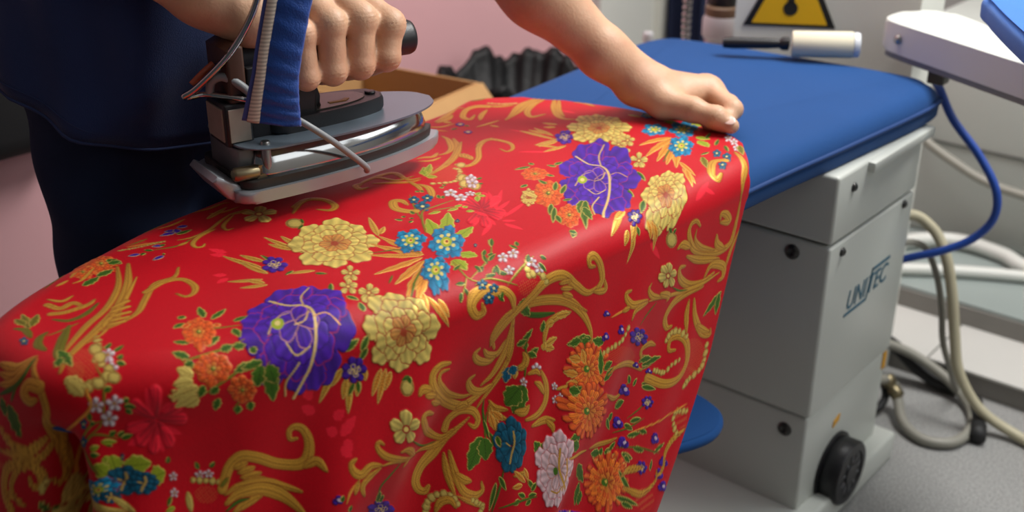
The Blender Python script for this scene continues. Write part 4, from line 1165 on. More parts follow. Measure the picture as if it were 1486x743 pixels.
 stroke('g',4.0,'b',[(-576.1,1208.2),(-557.7,1206.6),(-534.3,1210.9)])
 stroke('g',4.6,'b',[(-574.2,1218.5),(-547.7,1226.9),(-519.7,1250.1),(-509.3,1269.2),(-517.2,1269.7)])
 stroke('g',3.6,'b',[(-535.8,1233.1),(-520.9,1255.2),(-514.7,1267.7)])
 leaf('e',6,(-561.5,1281.8),(-541.2,1246.2))
 leaf('e',6,(-561.8,1276.3),(-532.7,1276.1))
 flower('six',(-633.7,1138.7),(9,23.4),(-19.4,-5.1),62)
 stroke('e',1.2,'b',[(-610.8,1158.4),(-598.3,1179.7),(-591.9,1199)])
 stroke('g',3.6,'b',[(-608.1,1132.7),(-619,1109.7),(-631.3,1098.6),(-637.4,1102.9)])
 stroke('g',4.2,'b',[(-615.1,1127.6),(-601.3,1153.4),(-596.4,1149.4)])
 stroke('g',4.2,'b',[(-618.8,1098.2),(-625,1067),(-635.8,1054.3),(-644.4,1051.8),(-644.9,1061.2)])
 stroke('g',3.6,'b',[(-615.3,1099.1),(-616.5,1073.1),(-607.6,1064.1)])
 stroke('a',1.2,'b',[(-625.7,1056.8),(-625.6,1023.8)])
 stroke('g',3,'b',[(-624.8,1059.4),(-625.5,1044.8)])
 stroke('e',1.4,'b',[(-606,1122),(-598.4,1101.2),(-590.9,1088.4)])
 leaf('g',4,(-965,1236.1),(-1029.6,1229.6))
 leaf('g',4,(-978.4,1245.5),(-1022.2,1254.4))
 leaf('g',4,(-943.8,1213),(-971.8,1193))
 leaf('g',4,(-940.3,1227.2),(-943.8,1180.1))
 flower('small',(-961.3,1250.4),(12.1,8.6),(-17.7,22.7),75)
 flower('gold',(-937.3,1301.8),(41.9,20.7),(-39.1,52.9),76)
 flower('five',(-874.6,1284.8),(10.3,5.6),(-11.7,16.4),77)
 flower('five',(-860.2,1252.9),(10.4,5.1),(-11.1,15.6),78)
 flower('five',(-878.3,1268.1),(10.4,5.1),(-11.3,15.6),79)
 flower('five',(-823.3,1239.1),(11.1,5.3),(-15.6,22.4),80)
 leaf('a',6,(-834.9,1336.7),(-851.5,1279.6))
 leaf('a',6,(-830.9,1330.7),(-823,1254.1))
 leaf('a',6,(-825.5,1326.5),(-800.2,1247.8))
 leaf('a',6,(-820,1322.3),(-782.4,1244.7))
 leaf('a',6,(-814.6,1318.1),(-764.9,1241.6))
 leaf('a',4,(-757.6,1246.1),(-721.3,1216.4))
 leaf('a',4,(-754,1248.4),(-720,1206.2))
 leaf('a',4,(-773.5,1262.8),(-730.4,1233.1))
 stroke('e',1.2,'b',[(-792.4,1251.9),(-805.1,1283),(-818.5,1324.2)])
 flower('gold',(-731.1,1161.1),(17.9,26.4),(-41,67.7),90)
 leaf('g',4,(-743,1082.2),(-721.7,1030.6))
 leaf('g',4,(-741,1085.8),(-735.5,1056.2))
 leaf('g',4,(-722.4,1072.1),(-681.8,1049.6))
 leaf('g',4,(-721.3,1080.9),(-705,1058.1))
 leaf('g',4,(-719.6,1062.3),(-705.6,1045.8))
 leaf('a',4,(-715.9,1105.5),(-678.8,1100.1))
 leaf('a',4,(-710.8,1107.4),(-687.7,1103.3))
 leaf('a',4,(-717.8,1100.8),(-695.6,1093.3))
 leaf('e',4,(-739.7,1126.7),(-727.8,1099.9))
 leaf('e',4,(-804.2,1207.6),(-774.1,1182.5))
 leaf('e',4,(-784.7,1150.1),(-754.1,1128))
 flower('lump',(-679.4,1136.8),(4.3,11.9),(-11,-2),5)
 leaf('e',3,(-688,1135.2),(-696.3,1129.3))
 leaf('e',3,(-686.7,1138.7),(-690.5,1145))
 leaf('l',8,(-845.1,1400.2),(-857.3,1437.6))
 leaf('l',8,(-845.5,1409.8),(-831.2,1413.8))
 leaf('l',8,(-811.6,1364.6),(-792.4,1373.1))
 leaf('l',8,(-800.6,1355.7),(-775,1340.1))
 leaf('l',8,(-866.1,1397.8),(-882.9,1388.3))
 flower('teal',(-868.9,1344.2),(13.1,16),(-17.1,25.5),13)
 flower('teal',(-842.3,1378.2),(15.4,18.4),(-20.9,32.7),14)
 flower('teal',(-804.4,1314.9),(13,15.1),(-26.7,41.8),15)
 flower('teal',(-912.1,1392.9),(9.4,11.9),(-9.6,14.3),16)
 leaf('y',5,(-916.5,1377.8),(-936.9,1373.2))
 flower('peony',(-830.8,1152.6),(41,39.1),(-82.6,112),18)
 flower('small',(-728,1087.6),(4.3,10.1),(-8.7,12.4),19)
 leaf('e',3,(-717.3,1079.9),(-706.9,1074.9))
 flower('tealbit',(-751.1,1322),(5,4.3),(-10.2,17.1),21)
 flower('tealbit',(-733.3,1318),(5,4.3),(-9.9,17.3),22)
 flower('tealbit',(-724.1,1288.9),(3.6,5.7),(-5.7,11.3),23)
 flower('white',(-774,1391.2),(4.7,3.4),(-8.7,14.8),24)
 flower('white',(-758.4,1380.8),(4.7,3.3),(-8.7,14.9),25)
 flower('white',(-742.1,1360),(4.7,3.1),(-8.7,14.9),26)
 stroke('g',4.5,'e',[(-728.6,1304.8),(-736.5,1289.3),(-723,1258.4),(-713,1255.3),(-716,1272.2)])
 leaf('e',3,(-797.7,1368.4),(-807.4,1397.6))
 leaf('e',3,(-763.3,1320.8),(-763.7,1300.3))
 leaf('e',3,(-761.3,1360.9),(-742.7,1338.2))
 leaf('e',3,(-772,1352.5),(-783.5,1380.5))
 stroke('g',4,'b',[(-735.5,1343.4),(-709.5,1320.6),(-693.9,1297.2),(-678.4,1286.8)])
 leaf('v',5,(-758.5,1296.1),(-731.8,1264.7))
 leaf('v',5,(-744.6,1372.4),(-722.2,1339.9))
 flower('orange',(-842.3,1064.1),(14.9,12.3),(-31.3,39.1),35)
 flower('orange',(-774.7,1020.4),(10.7,9.3),(-23.6,30.6),36)
 flower('orange',(-898.7,1107.1),(13,12.7),(-14,17),37)
 flower('gold',(-853.5,1038.8),(8.6,5.9),(-21.1,25.6),38)
 leaf('y',5,(-845,1044.7),(-874.5,1051.2))
 leaf('y',5,(-837.9,1035.8),(-854.9,1024.6))
 leaf('e',4,(-920.2,1123.1),(-929,1099.7))
 leaf('e',4,(-920.9,1130.8),(-930.8,1132.4))
 leaf('e',4,(-897.1,1150.2),(-909.2,1144.2))
 leaf('e',4,(-902.3,1153.2),(-903.2,1172.2))
 leaf('e',4,(-886.7,1116.2),(-875.8,1119.7))
 leaf('e',4,(-842,1077.1),(-863.1,1107.1))
 leaf('e',4,(-828.5,1073.2),(-847,1107.1))
 leaf('e',4,(-812.1,1055.5),(-806.9,1068.8))
 leaf('e',4,(-815.8,1037.4),(-793.3,1006))
 leaf('e',4,(-805.5,1030.9),(-774.2,988.2))
 leaf('e',4,(-747,991.6),(-740.1,978.4))
 leaf('e',4,(-748.1,983.8),(-742,990.4))
 leaf('e',4,(-786.9,1010.6),(-766.4,993.9))
 leaf('e',4,(-883.7,1072.1),(-883.3,1058.5))
 leaf('e',4,(-864.5,1088.6),(-883.2,1094.9))
 leaf('e',6,(-794.7,1072.9),(-769.4,1032.8))
 leaf('e',6,(-791.9,1075.9),(-740.4,1005.2))
 leaf('e',6,(-778.9,1055.2),(-747.7,1028.4))
 stroke('g',5.0,'b',[(-677.6,1009.4),(-674,980.3),(-692.6,958.1),(-713.1,938),(-717.2,912.7),(-710.4,891.1),(-701.4,866.1),(-688.6,840.4),(-678.1,824.5)])
 stroke('g',4.2,'e',[(-672.2,997.7),(-681.6,1004.5),(-701.5,999.9),(-713.3,993.4),(-713.7,984.3),(-706.3,982.8),(-701.7,991.4)])
 stroke('g',3.6,'b',[(-671.8,988.9),(-665.2,1010),(-677.6,1009.4)])
 stroke('g',3.0,'b',[(-706.3,931.5),(-702.2,950)])
 stroke('g',3.0,'b',[(-699,933.9),(-690.8,952.7)])
 stroke('g',3.0,'b',[(-691.8,936.4),(-680.6,952.5)])
 beads([(-744.2,901),(-732.6,892.4),(-730,906.6),(-716.5,912.4)],4.5)
 flower('net',(-719.9,887.8),(7.7,16.9),(-9.7,3.3),66)
 stroke('g',4,'b',[(-740.6,842.8),(-733.8,853.6),(-721.3,860.5),(-704,861.2)])
 stroke('v',1.2,'b',[(-736.1,860.4),(-742.3,887.8),(-746.2,914.7)])
 stroke('v',1.0,'b',[(-753.5,823.5),(-751.7,842.9),(-730.6,872.4)])
 flower('white',(-762.1,881.6),(3.7,5.9),(-5.7,8),70)
 flower('white',(-759.9,896.9),(3.7,5.7),(-5.9,8.3),71)
 flower('white',(-747,873.5),(3.3,7),(-4.6,4.9),72)
 flower('white',(-741.9,905.7),(3.3,7),(-4.6,5),73)
 flower('white',(-732.8,910.4),(3.3,7.6),(-4.6,4),74)
 leaf('e',3,(-762,907.5),(-776.8,911))
 leaf('e',3,(-766.7,913.5),(-776.9,922.6))
 leaf('e',3,(-744.2,901),(-750.3,911.4))
 leaf('e',3,(-742.6,921.9),(-736.4,926.2))
 leaf('e',3,(-738.1,913.9),(-725.5,916.9))
 leaf('e',3,(-751.7,859.4),(-745.2,868.8))
 leaf('e',3,(-758.1,864.6),(-748.3,858.2))
 leaf('e',3,(-789.4,894.3),(-804.9,912))
 leaf('e',3,(-774.7,872),(-776.3,882.2))
 leaf('e',3,(-778.7,868.4),(-789,882.7))
 leaf('e',3,(-733.3,843),(-723.2,848.6))
 leaf('e',3,(-728.5,845.5),(-733.4,850.7))
 leaf('e',3,(-762.4,839.3),(-765.5,851.9))
 leaf('e',3,(-770.5,844.6),(-760.5,842.5))
 flower('tealbit',(-749.7,831.2),(3,6),(-4.3,4.3),89)
 flower('tealbit',(-741.1,841.7),(2.9,6.3),(-4.4,3.6),90)
 flower('tealbit',(-736.3,830.6),(3.1,6.6),(-4.7,3),91)
 stroke('g',4.4,'b',[(-1103.3,1144.4),(-1083.7,1136.9),(-1054.9,1112.8),(-1045.4,1093),(-1046.7,1078.5)])
 stroke('g',5.0,'b',[(-1083.3,1146.5),(-1052.6,1123.4),(-1027.3,1089.6),(-1013.1,1058.7),(-1005.8,1032.5),(-1001.6,1013.1)])
 stroke('g',3.2,'b',[(-1063.9,1142.3),(-1034,1101.7),(-1017,1072.2),(-1010.4,1052.7)])
 stroke('g',3.6,'e',[(-1000.6,1065.5),(-989.2,1067.4),(-986.3,1081.6),(-996.8,1104.5),(-1023.5,1134.3),(-1036.8,1159.3),(-1034.3,1173.6),(-1016.1,1176.8),(-996.8,1173.2),(-981.8,1158.9),(-980.6,1145.6),(-995.9,1148.2)])
 stroke('g',3.0,'b',[(-1031,1137.8),(-1039.2,1162.1),(-1037.3,1180.5)])
 flower('lump',(-995.6,1067.4),(4.9,4.3),(-7.1,7.9),0)
 stroke('g',3.4,'b',[(-1028.2,1101.8),(-1015,1090.7)])
 stroke('g',3.4,'b',[(-1024.6,1104.4),(-1008.5,1091.7)])
 stroke('g',3.4,'b',[(-1018.8,1104.5),(-1002.9,1092)])
 stroke('g',3.4,'b',[(-1010.8,1102.2),(-998.3,1091.6)])
 stroke('g',3.4,'b',[(-1059.1,1047.7),(-1056.8,1057.6),(-1048.7,1068),(-1055.7,1084.8)])
 stroke('g',2.6,'b',[(-1050.2,1041.7),(-1038.6,1054.4),(-1037.8,1072.3)])
 leaf('l',6,(-1000.9,1006.3),(-1029,1029.2))
 leaf('l',6,(-1001.7,1005.6),(-1030.3,1044.3))
 leaf('l',6,(-1000.9,1006.3),(-988,1013.8))
 leaf('l',6,(-1006.4,1009.1),(-1022.1,1019.1))
 flower('net',(-990,1031.1),(18.7,17.4),(-23.9,25.4),11)
 beads([(-992.7,1052.4),(-984.1,1052.4),(-969.6,1035.1),(-962.3,1019.6),(-967.5,1007.1),(-977.6,994.1)],4.0)
 flower('lump',(-962.9,1034),(5.1,5),(-9.6,10.4),13)
 flower('lump',(-954.1,1035),(5.3,4.9),(-9.4,10.3),14)
 flower('lump',(-948.1,1022.4),(5.1,5),(-9.3,10.1),15)
 flower('lump',(-940.4,1026.1),(5.1,4.9),(-9.3,10.1),16)
 flower('lump',(-932.5,1026.4),(5.3,4.9),(-9.1,10.1),17)
 stroke('g',4.0,'b',[(-1043.8,922.5),(-1053.8,945.6),(-1053.3,976.4),(-1043.4,990),(-1012.8,983.1),(-1003.4,997.1)])
 stroke('a',3.4,'b',[(-1039.5,946.1),(-1021.8,963.1),(-1003.6,979.7),(-999.5,993.1)])
 stroke('g',4.0,'b',[(-1033.7,932.3),(-1036.8,921.5),(-1049.5,925),(-1052.4,938.7)])
 stroke('g',3.0,'b',[(-1008.8,979.2),(-987.7,975.3),(-967.2,965.8)])
 stroke('g',4.2,'b',[(-989.8,980.3),(-973.2,980.7),(-955.3,969.4),(-945,958.7)])
 flower('tealbit',(-959.2,940.6),(6.1,5),(-9,9),23)
 flower('tealbit',(-949.6,954.8),(5.9,5),(-9,9.3),24)
 flower('tealbit',(-936.5,932.9),(8,6.4),(-11.7,12.1),25)
 stroke('g',5.0,'e',[(-934,917.9),(-943.3,910.8),(-960.7,908.9),(-975.9,921.1),(-970,929),(-955.2,925.5)])
 leaf('e',3,(-971.8,962),(-978.5,963))
 leaf('e',3,(-967.2,965.8),(-973.8,966.8))
 leaf('e',3,(-928.9,909.9),(-939.5,913.8))
 leaf('e',3,(-931.4,896.2),(-937.1,897.8))
 leaf('e',3,(-921.9,897.5),(-923.7,902))
 leaf('e',3,(-926.2,888.3),(-937.8,885.1))
 leaf('e',3,(-917,895.2),(-915,887.9))
 flower('white',(-939.8,987.2),(7,6.7),(-9,9.7),34)
 flower('white',(-920.4,984.7),(6.9,6.6),(-9,9.9),35)
 flower('white',(-920.3,1002.4),(5,4.9),(-6,6.6),36)
 flower('white',(-951,1037.8),(5.9,5.6),(-12.4,13.9),37)
 flower('white',(-940.7,1029.5),(6,5.6),(-12.3,13.6),38)
 stroke('v',1.2,'b',[(-912.5,904.3),(-926.3,923.9),(-924.7,950.2),(-921.7,973)])
 stroke('v',1.2,'b',[(-920.2,928.7),(-910.4,949.4),(-903.6,962.1)])
 leaf('l',4,(-900.2,958.4),(-903.6,942.1))
 leaf('l',4,(-895.8,962.3),(-894.9,970))
 leaf('l',4,(-885.9,957.3),(-877.8,964.2))
 leaf('l',4,(-904.8,957.7),(-903.4,969.2))
 leaf('l',4,(-909.6,937.2),(-914.9,920.5))
 leaf('e',3,(-938.3,964.6),(-948.4,972.3))
 leaf('e',3,(-935.4,967.2),(-941.5,975.2))
 leaf('e',3,(-945,1043.4),(-945.6,1053.5))
 leaf('e',3,(-934.7,1035),(-930.1,1039.1))
 leaf('e',3,(-958.2,994.3),(-962.6,990.2))
 leaf('e',3,(-960.3,999.5),(-966.8,1000.5))
 leaf('e',3,(-938.7,1006.1),(-942.9,1009.2))
 leaf('l',4,(-908.5,1002.8),(-895.7,990))
 leaf('l',4,(-908.8,1006.1),(-898.5,1008.1))
 leaf('l',4,(-911,1004),(-914.2,1015.1))
 flower('tealbit',(-871.4,925.9),(2.6,2),(-3,3.3),56)
 stroke('g',5,'b',[(-1102.6,1368.9),(-1099.1,1334.8),(-1084.7,1292.7),(-1076.5,1254.7)])
 stroke('g',4.4,'b',[(-1108.4,1363.2),(-1102.9,1322.6),(-1085.7,1281.6),(-1078,1260.5)])
 stroke('g',4.4,'b',[(-1096.4,1374.3),(-1091.2,1337.8),(-1074.8,1303.3),(-1054.7,1289.2),(-1047.4,1313.3)])
 stroke('g',4.6,'b',[(-1084.4,1383.2),(-1062,1352.8),(-1030.3,1321.2),(-1009.4,1311.3),(-994.1,1316.8)])
 stroke('g',3.6,'b',[(-1076.1,1383.6),(-1044.6,1343.6),(-1016,1319.8)])
 stroke('g',3.2,'b',[(-1139,1278.7),(-1120.1,1289.4),(-1108.2,1312.3)])
 beads([(-1140.7,1288.7),(-1123.2,1301.1),(-1112.2,1321.2)],3.0)
 stroke('g',3.0,'b',[(-1046.7,1385.4),(-1029.3,1389),(-1004,1381.6)])
 stroke('g',4.4,'e',[(-1132.5,1279.3),(-1147.9,1268.7),(-1152.9,1250.5),(-1139,1227.4),(-1123.2,1225.5),(-1128.3,1242.9)])
 stroke('g',4.0,'b',[(-1125.8,1267.7),(-1119.4,1248.6),(-1107.9,1231.8)])
 stroke('g',4.4,'b',[(-1154.6,1183.5),(-1157.5,1201.9),(-1166.1,1227.9),(-1170.6,1249),(-1161.6,1253)])
 stroke('g',4.0,'b',[(-1150.2,1182.6),(-1149.3,1204.2),(-1156.4,1223.2)])
 stroke('g',3.6,'b',[(-1145.3,1192.4),(-1135.1,1196.5)])
 stroke('g',2.6,'b',[(-1091.4,1205.7),(-1087.3,1228),(-1083.1,1246.6)])
 stroke('g',2.6,'b',[(-1080.1,1223.6),(-1064.5,1225.1)])
 stroke('v',3,'b',[(-1168.7,1282.1),(-1158,1300.2)])
 stroke('v',2.4,'b',[(-1152.6,1318.6),(-1142.6,1332)])
 flower('small',(-1119,1199.9),(5.7,4.6),(-6.1,6.7),74)
 flower('small',(-1085.9,1180.7),(6,4),(-6.2,6.7),75)
 leaf('e',3,(-1114.2,1174.1),(-1111.5,1186.2))
 leaf('e',3,(-1111.3,1201),(-1102.5,1202.7))
 stroke('g',2.0,'b',[(-1148.1,1158.3),(-1133.5,1172.4),(-1128.6,1197.1)])
 stroke('a',2,'b',[(-1138.7,1141.3),(-1126.7,1157.9),(-1112.8,1165.3)])
 leaf('g',4,(-1001.8,1285.1),(-1025.6,1278))
 leaf('g',4,(-997.3,1275.2),(-1012,1265.2))
 leaf('g',4,(-984.9,1235.6),(-1030.1,1231.6))
 leaf('g',4,(-989.9,1245.8),(-1022.9,1242.6))
 leaf('g',4,(-965.3,1238.8),(-969.9,1193.7))
 leaf('g',4,(-961,1233.4),(-961.9,1191.6))
 stroke('g',4.2,'e',[(-1046.9,822.3),(-1053.1,846.3),(-1038.7,861.8),(-1016.9,860.5),(-1008.8,846.6),(-1021,835.3)])
 stroke('g',3,'b',[(-1032.6,807.1),(-1049,831.8),(-1053.6,852.3)])
 stroke('g',3,'b',[(-1050.6,930.7),(-1052.7,963.4),(-1022.9,972.1),(-1014.8,995.9)])
 leaf('g',4,(-1106.7,735),(-1121.7,776.7))
 leaf('g',4,(-1089.3,783.5),(-1098.6,759.4))
weave()
_zu = np.interp(GV, ZB[:,0], ZB[:,1]); MASK = (GU[:,None] > _zu[None]+12).astype(np.float32); MASK = np.maximum(MASK, (GV[None] < 225.)*(GU[:,None] > -2000))
for SH in (np.array((410.,-170.)), np.array((330.,-560.)), np.array((60.,-500.))): weave()
MASK = None; SH = np.zeros(2)

UU, VV = np.meshgrid(gu, gv, indexing='ij')
VR = VV.copy(); VV = np.minimum(VV, vend(UU))
W0 = drape(UU.ravel(), VV.ravel()).reshape(NU, NV, 3)
du = np.gradient(W0, axis=0); dv = np.gradient(W0, axis=1)
ed = VR-VV > 1e-9
for i in range(NU):
    k = np.argmax(ed[i]) if ed[i].any() else NV
    if k < NV: PH[i, k:] = 0; PC[i, k:] = PC[i, max(k-1,0)]
nn = np.cross(du, dv); nn /= np.maximum(np.linalg.norm(nn, axis=2), 1e-9)[..., None]
W1 = W0+nn*PH[..., None]
idx = np.arange(NU*NV).reshape(NU, NV)
Q = np.stack([idx[:-1,:-1], idx[1:,:-1], idx[1:,1:], idx[:-1,1:]], -1).reshape(-1, 4)
dead = (VR-VV > 1e-9).ravel(); Q = Q[~dead[Q].all(1)]
me = np_mesh('brocade', W1.reshape(-1, 3), Q)
at = me.attributes.new('weave_color', 'FLOAT_COLOR', 'POINT')
at.data.foreach_set('color', np.concatenate([PC.reshape(-1, 3), np.ones((NU*NV, 1), np.float32)], 1).ravel().astype(np.float32))
at = me.attributes.new('gold', 'FLOAT', 'POINT'); at.data.foreach_set('value', PM.ravel())
def brocade_mat():
    m = bpy.data.materials.new('brocade'); m.use_nodes = True
    nt = m.node_tree; L = nt.links.new; b = nt.nodes['Principled BSDF']
    a = nt.nodes.new('ShaderNodeAttribute'); a.attribute_name = 'weave_color'
    g = nt.nodes.new('ShaderNodeAttribute'); g.attribute_name = 'gold'
    tc = nt.nodes.new('ShaderNodeTexCoord')
    n = nt.nodes.new('ShaderNodeTexNoise'); n.inputs['Scale'].default_value = 420; n.inputs['Detail'].default_value = 2
    L(tc.outputs['Object'], n.inputs['Vector'])
    mr = nt.nodes.new('ShaderNodeMapRange'); mr.inputs[3].default_value = .86; mr.inputs[4].default_value = 1.14
    L(n.outputs['Fac'], mr.inputs[0])
    x = nt.nodes.new('ShaderNodeMix'); x.data_type = 'RGBA'; x.blend_type = 'MULTIPLY'; x.inputs[0].default_value = 1
    L(a.outputs['Color'], x.inputs[6]); L(mr.outputs[0], x.inputs[7]); L(x.outputs[2], b.inputs['Base Color'])
    r = nt.nodes.new('ShaderNodeMapRange'); r.inputs[3].default_value = .46; r.inputs[4].default_value = .40
    L(g.outputs['Fac'], r.inputs[0]); L(r.outputs[0], b.inputs['Roughness'])
    mt = nt.nodes.new('ShaderNodeMath'); mt.operation = 'MULTIPLY'; mt.inputs[1].default_value = .30
    L(g.outputs['Fac'], mt.inputs[0]); L(mt.outputs[0], b.inputs['Metallic'])
    b.inputs['Specular IOR Level'].default_value = .22
    b.inputs['Anisotropic'].default_value = .3
    b.inputs['Sheen Weight'].default_value = .05
    w = nt.nodes.new('ShaderNodeTexNoise'); w.inputs['Scale'].default_value = 900; L(tc.outputs['Object'], w.inputs['Vector'])
    bp = nt.nodes.new('ShaderNodeBump'); bp.inputs['Strength'].default_value = .25; bp.inputs['Distance'].default_value = .0006
    L(w.outputs['Fac'], bp.inputs['Height']); L(bp.outputs['Normal'], b.inputs['Normal'])
    return m
brocade = obj('brocade_cloth', me, brocade_mat())
tag(brocade, 'red silk brocade with gold scrolls and purple, teal and orange flowers draped over the board', 'fabric')
# ------------------------------------------------------------------ the iron
IYAW = math.radians(75.5); IO = Vector((-1.113,.759,.760))
iron = thing('steam_iron', 'grey and black industrial steam iron held just above the red brocade', 'iron', IO, IYAW)
M_ALU = mat('cast_aluminium', 'a4aab0', rough=.36, metal=.55, var=.06, scale=30)
M_SHIELD = mat('grey_heat_shield', '6f7d89', rough=.32, metal=.45, var=.05, scale=12)
M_DARKPL = mat('dark_insulation', '2a2826', rough=.5, var=.15, scale=40)
M_BROWN = mat('brown_bakelite', '4a2f22', rough=.45, var=.15, scale=14)
M_LABEL = mat('worn_label', '8d8478', rough=.6, var=.2, scale=60)
M_BRASS = mat('dull_brass', '8f8468', rough=.35, metal=.9, var=.12, scale=60)
M_GREYW = mat('grey_cable', '878b8d', rough=.45, var=.06)
def sole(L, W, back=.0, n=26, rc=.018, pw=.62, ex=2.0):
    """flat-iron outline: blunt back, pointed tip, x forward"""
    pts = []
    for k in range(n+1):
        t = k/n; x = back+rc+(L-back-rc)*t
        pts.append((x, -W/2*(1-max(0,(t-.12)/.88)**ex)**pw))
    near = [(back+rc*(1-math.sin(a)), -W/2+rc*(1-math.cos(a))) for a in [PI/2*(1-k/5) for k in range(5)]]
    half = near+pts
    return half+[(x, -y) for x, y in half[::-1] if abs(y) > 1e-5]
ip = lambda name, bm, m, parent=None, **k: obj(name, bm, m, parent or iron, **k)
bm = bm_new(); add_prism(bm, sole(.316,.150), 0, .015, .004, 3); sole_o = ip('sole_shoe', bm, M_ALU, auto=45)
bm = bm_new(); add_prism(bm, sole(.304,.138,.008), .014, .026, .002, 2); ip('insulation', bm, M_DARKPL, auto=45)
def add_loft(bm, outs):
    R_ = [[bm.verts.new((x, y, z)) for x, y in o] for o, z in outs]; n = len(R_[0])
    for i in range(len(R_)-1):
        for k in range(n): bm.faces.new((R_[i][k], R_[i][(k+1)%n], R_[i+1][(k+1)%n], R_[i+1][k]))
    bm.faces.new(R_[0][::-1]); bm.faces.new(R_[-1])
bm = bm_new(); add_loft(bm, [(sole(.296,.126,.028), .025), (sole(.296,.127,.027), .030), (sole(.290,.118,.029), .045), (sole(.284,.108,.032), .053), (sole(.278,.100,.034), .056)]); ip('chrome_body', bm, M_CHROME, auto=60)
bm = bm_new(); add_prism(bm, sole(.280,.098,.036), .055, .062, .001, 1); ip('insulation', bm, M_DARKPL, auto=45)
# heat shield with upturned rim
bm = bm_new(); add_prism(bm, sole(.304,.150,.012,rc=.04,pw=.5,ex=2.7,n=40), .062, .0645, .0008, 1); ip('heat_shield', bm, M_SHIELD, auto=45)
# black base with its oval dial plate
bs = sole(.232,.080,.060,rc=.02,pw=.4)
bm = bm_new(); add_prism(bm, bs, .064, .083, .005, 3); base = ip('base_cover', bm, M_BLACKP, auto=45)
bm = bm_new(); add_prism(bm, sole(.205,.058,.115,rc=.012,pw=.45), .083, .0845, .0006, 1); ip('dial_plate', bm, mat('plate_grey','4c463f',rough=.3,metal=.5), base, auto=45)
bm = bm_new(); add_prism(bm, [(.15,-.016),(.172,-.017),(.180,-.010),(.176,-.006),(.168,-.011),(.15,-.010)], .0845, .0853); o = ip('dial_marking', bm, mat('ochre_mark','a8741f',rough=.5), base, smooth=False)
bm = bm_new(); add_lathe(bm, [(.007,.083),(.007,.0855),(.004,.086)], 20, Matrix.Translation((.215,0,0))); ip('screw', bm, M_BLACKP, base)
# rear housing, neck and handle
bm = bm_new(); add_prism(bm, [(.036,.060),(.118,.060),(.128,.084),(.120,.110),(.118,.128),(.100,.150),(.040,.150)], -.030, .030, .005, 3, axis='y'); ip('rear_housing', bm, M_BLACKP, auto=45)
bm = bm_new(); add_prism(bm, [(.016,.068),(.038,.068),(.038,.176),(.030,.180),(.016,.174)], -.033, .030, .004, 3, axis='y'); bx = ip('rear_block', bm, M_BROWN, auto=45); bx['label'] = 'brown block at the back'
bm = bm_new(); add_box(bm, (.006,-.036,.060), (.040,.020,.112), .003, 2); lp = ip('connection_box', bm, M_BLACKP, auto=45)
bm = bm_new(); add_box(bm, (.004,-.030,.066), (.0065,.016,.106), .0005, 1); add_box(bm, (.010,-.0375,.066), (.036,-.0355,.106), .0005, 1); o = ip('rating_plate', bm, M_LABEL, lp, smooth=False); o['label'] = 'small worn grey plate'
bm = bm_new(); add_prism(bm, [(.108,.082),(.140,.082),(.132,.096),(.134,.132),(.104,.132)], -.017, .017, .005, 3, axis='y'); ip('neck', bm, M_BLACKP, auto=45)
bm = bm_new(); add_lathe(bm, [(.012,-.002),(.019,0),(.022,.004),(.0225,.12),(.0225,.236),(.021,.2405),(.017,.2425),(.003,.243)], 40, axis_matrix((.036,0,.150), (1,0,-.01))); ip('handle', bm, M_BLACKP, auto=45)
# hinge bits, bracket and brass screws at the back
bm = bm_new(); add_prism(bm, [(.002,.0),(.014,.014),(.006,.022),(-.018,.036),(-.024,.030),(-.008,.006)], -.056, .022, .003, 2, axis='y'); o = ip('rear_hook', bm, M_ALU, auto=45)
bm = bm_new(); add_box(bm, (.012,-.046,.022), (.034,.040,.060), .003, 2); ip('back_plate', bm, mat('grey_cast','77797a',rough=.45,metal=.6), auto=45)
bm = bm_new(); add_lathe(bm, [(.008,0),(.0085,.002),(.0085,.028),(.006,.031),(.002,.031)], 20, axis_matrix((.030,-.058,.034), (-1,-.05,.05))); ip('brass_nut', bm, M_BRASS, auto=40)
bm = bm_new(); add_lathe(bm, [(.012,.024),(.012,.030),(.007,.032),(.007,.040),(.002,.040)], 6, Matrix.Translation((.034,-.052,0))); ip('brass_screw', bm, M_BRASS, auto=40)
bm = bm_new(); add_lathe(bm, [(.006,0),(.006,.040),(.005,.042),(.001,.042)], 18, axis_matrix((.044,-.056,.026), (0,0,1))); ip('pin', bm, M_STEEL, auto=40)
# spring rod from the housing down to the shoe
bm = bm_new(); add_tube(bm, [(.062,-.050,.104),(.085,-.080,.088),(.118,-.088,.060),(.160,-.080,.020),(.166,-.074,.010)], .0040, 10, 6); ip('spring_rod', bm, M_GREYW)
# bent chrome bars and cable loop on the back
bm = bm_new(); add_tube(bm, [(-.024,.0,.119),(.0,-.005,.120),(.026,-.035,.118),(.044,-.040,.112)], .0055, 10, 6, flat=.7); ip('chrome_bar', bm, M_CHROME)
bm = bm_new(); add_tube(bm, [(.002,-.006,.120),(.004,-.012,.136),(.014,-.022,.142),(.030,-.034,.132),(.046,-.040,.112),(.060,-.044,.094)], .0052, 10, 8); ip('cable_loop', bm, M_GREYW)
bm = bm_new(); add_tube(bm, [(-.014,.006,.131),(.0,.004,.143),(.014,.004,.152)], .004, 8, 6); o = ip('cable_wire', bm, mat('orange_wire','b0553a',rough=.5)); o['label'] = 'short orange wire'
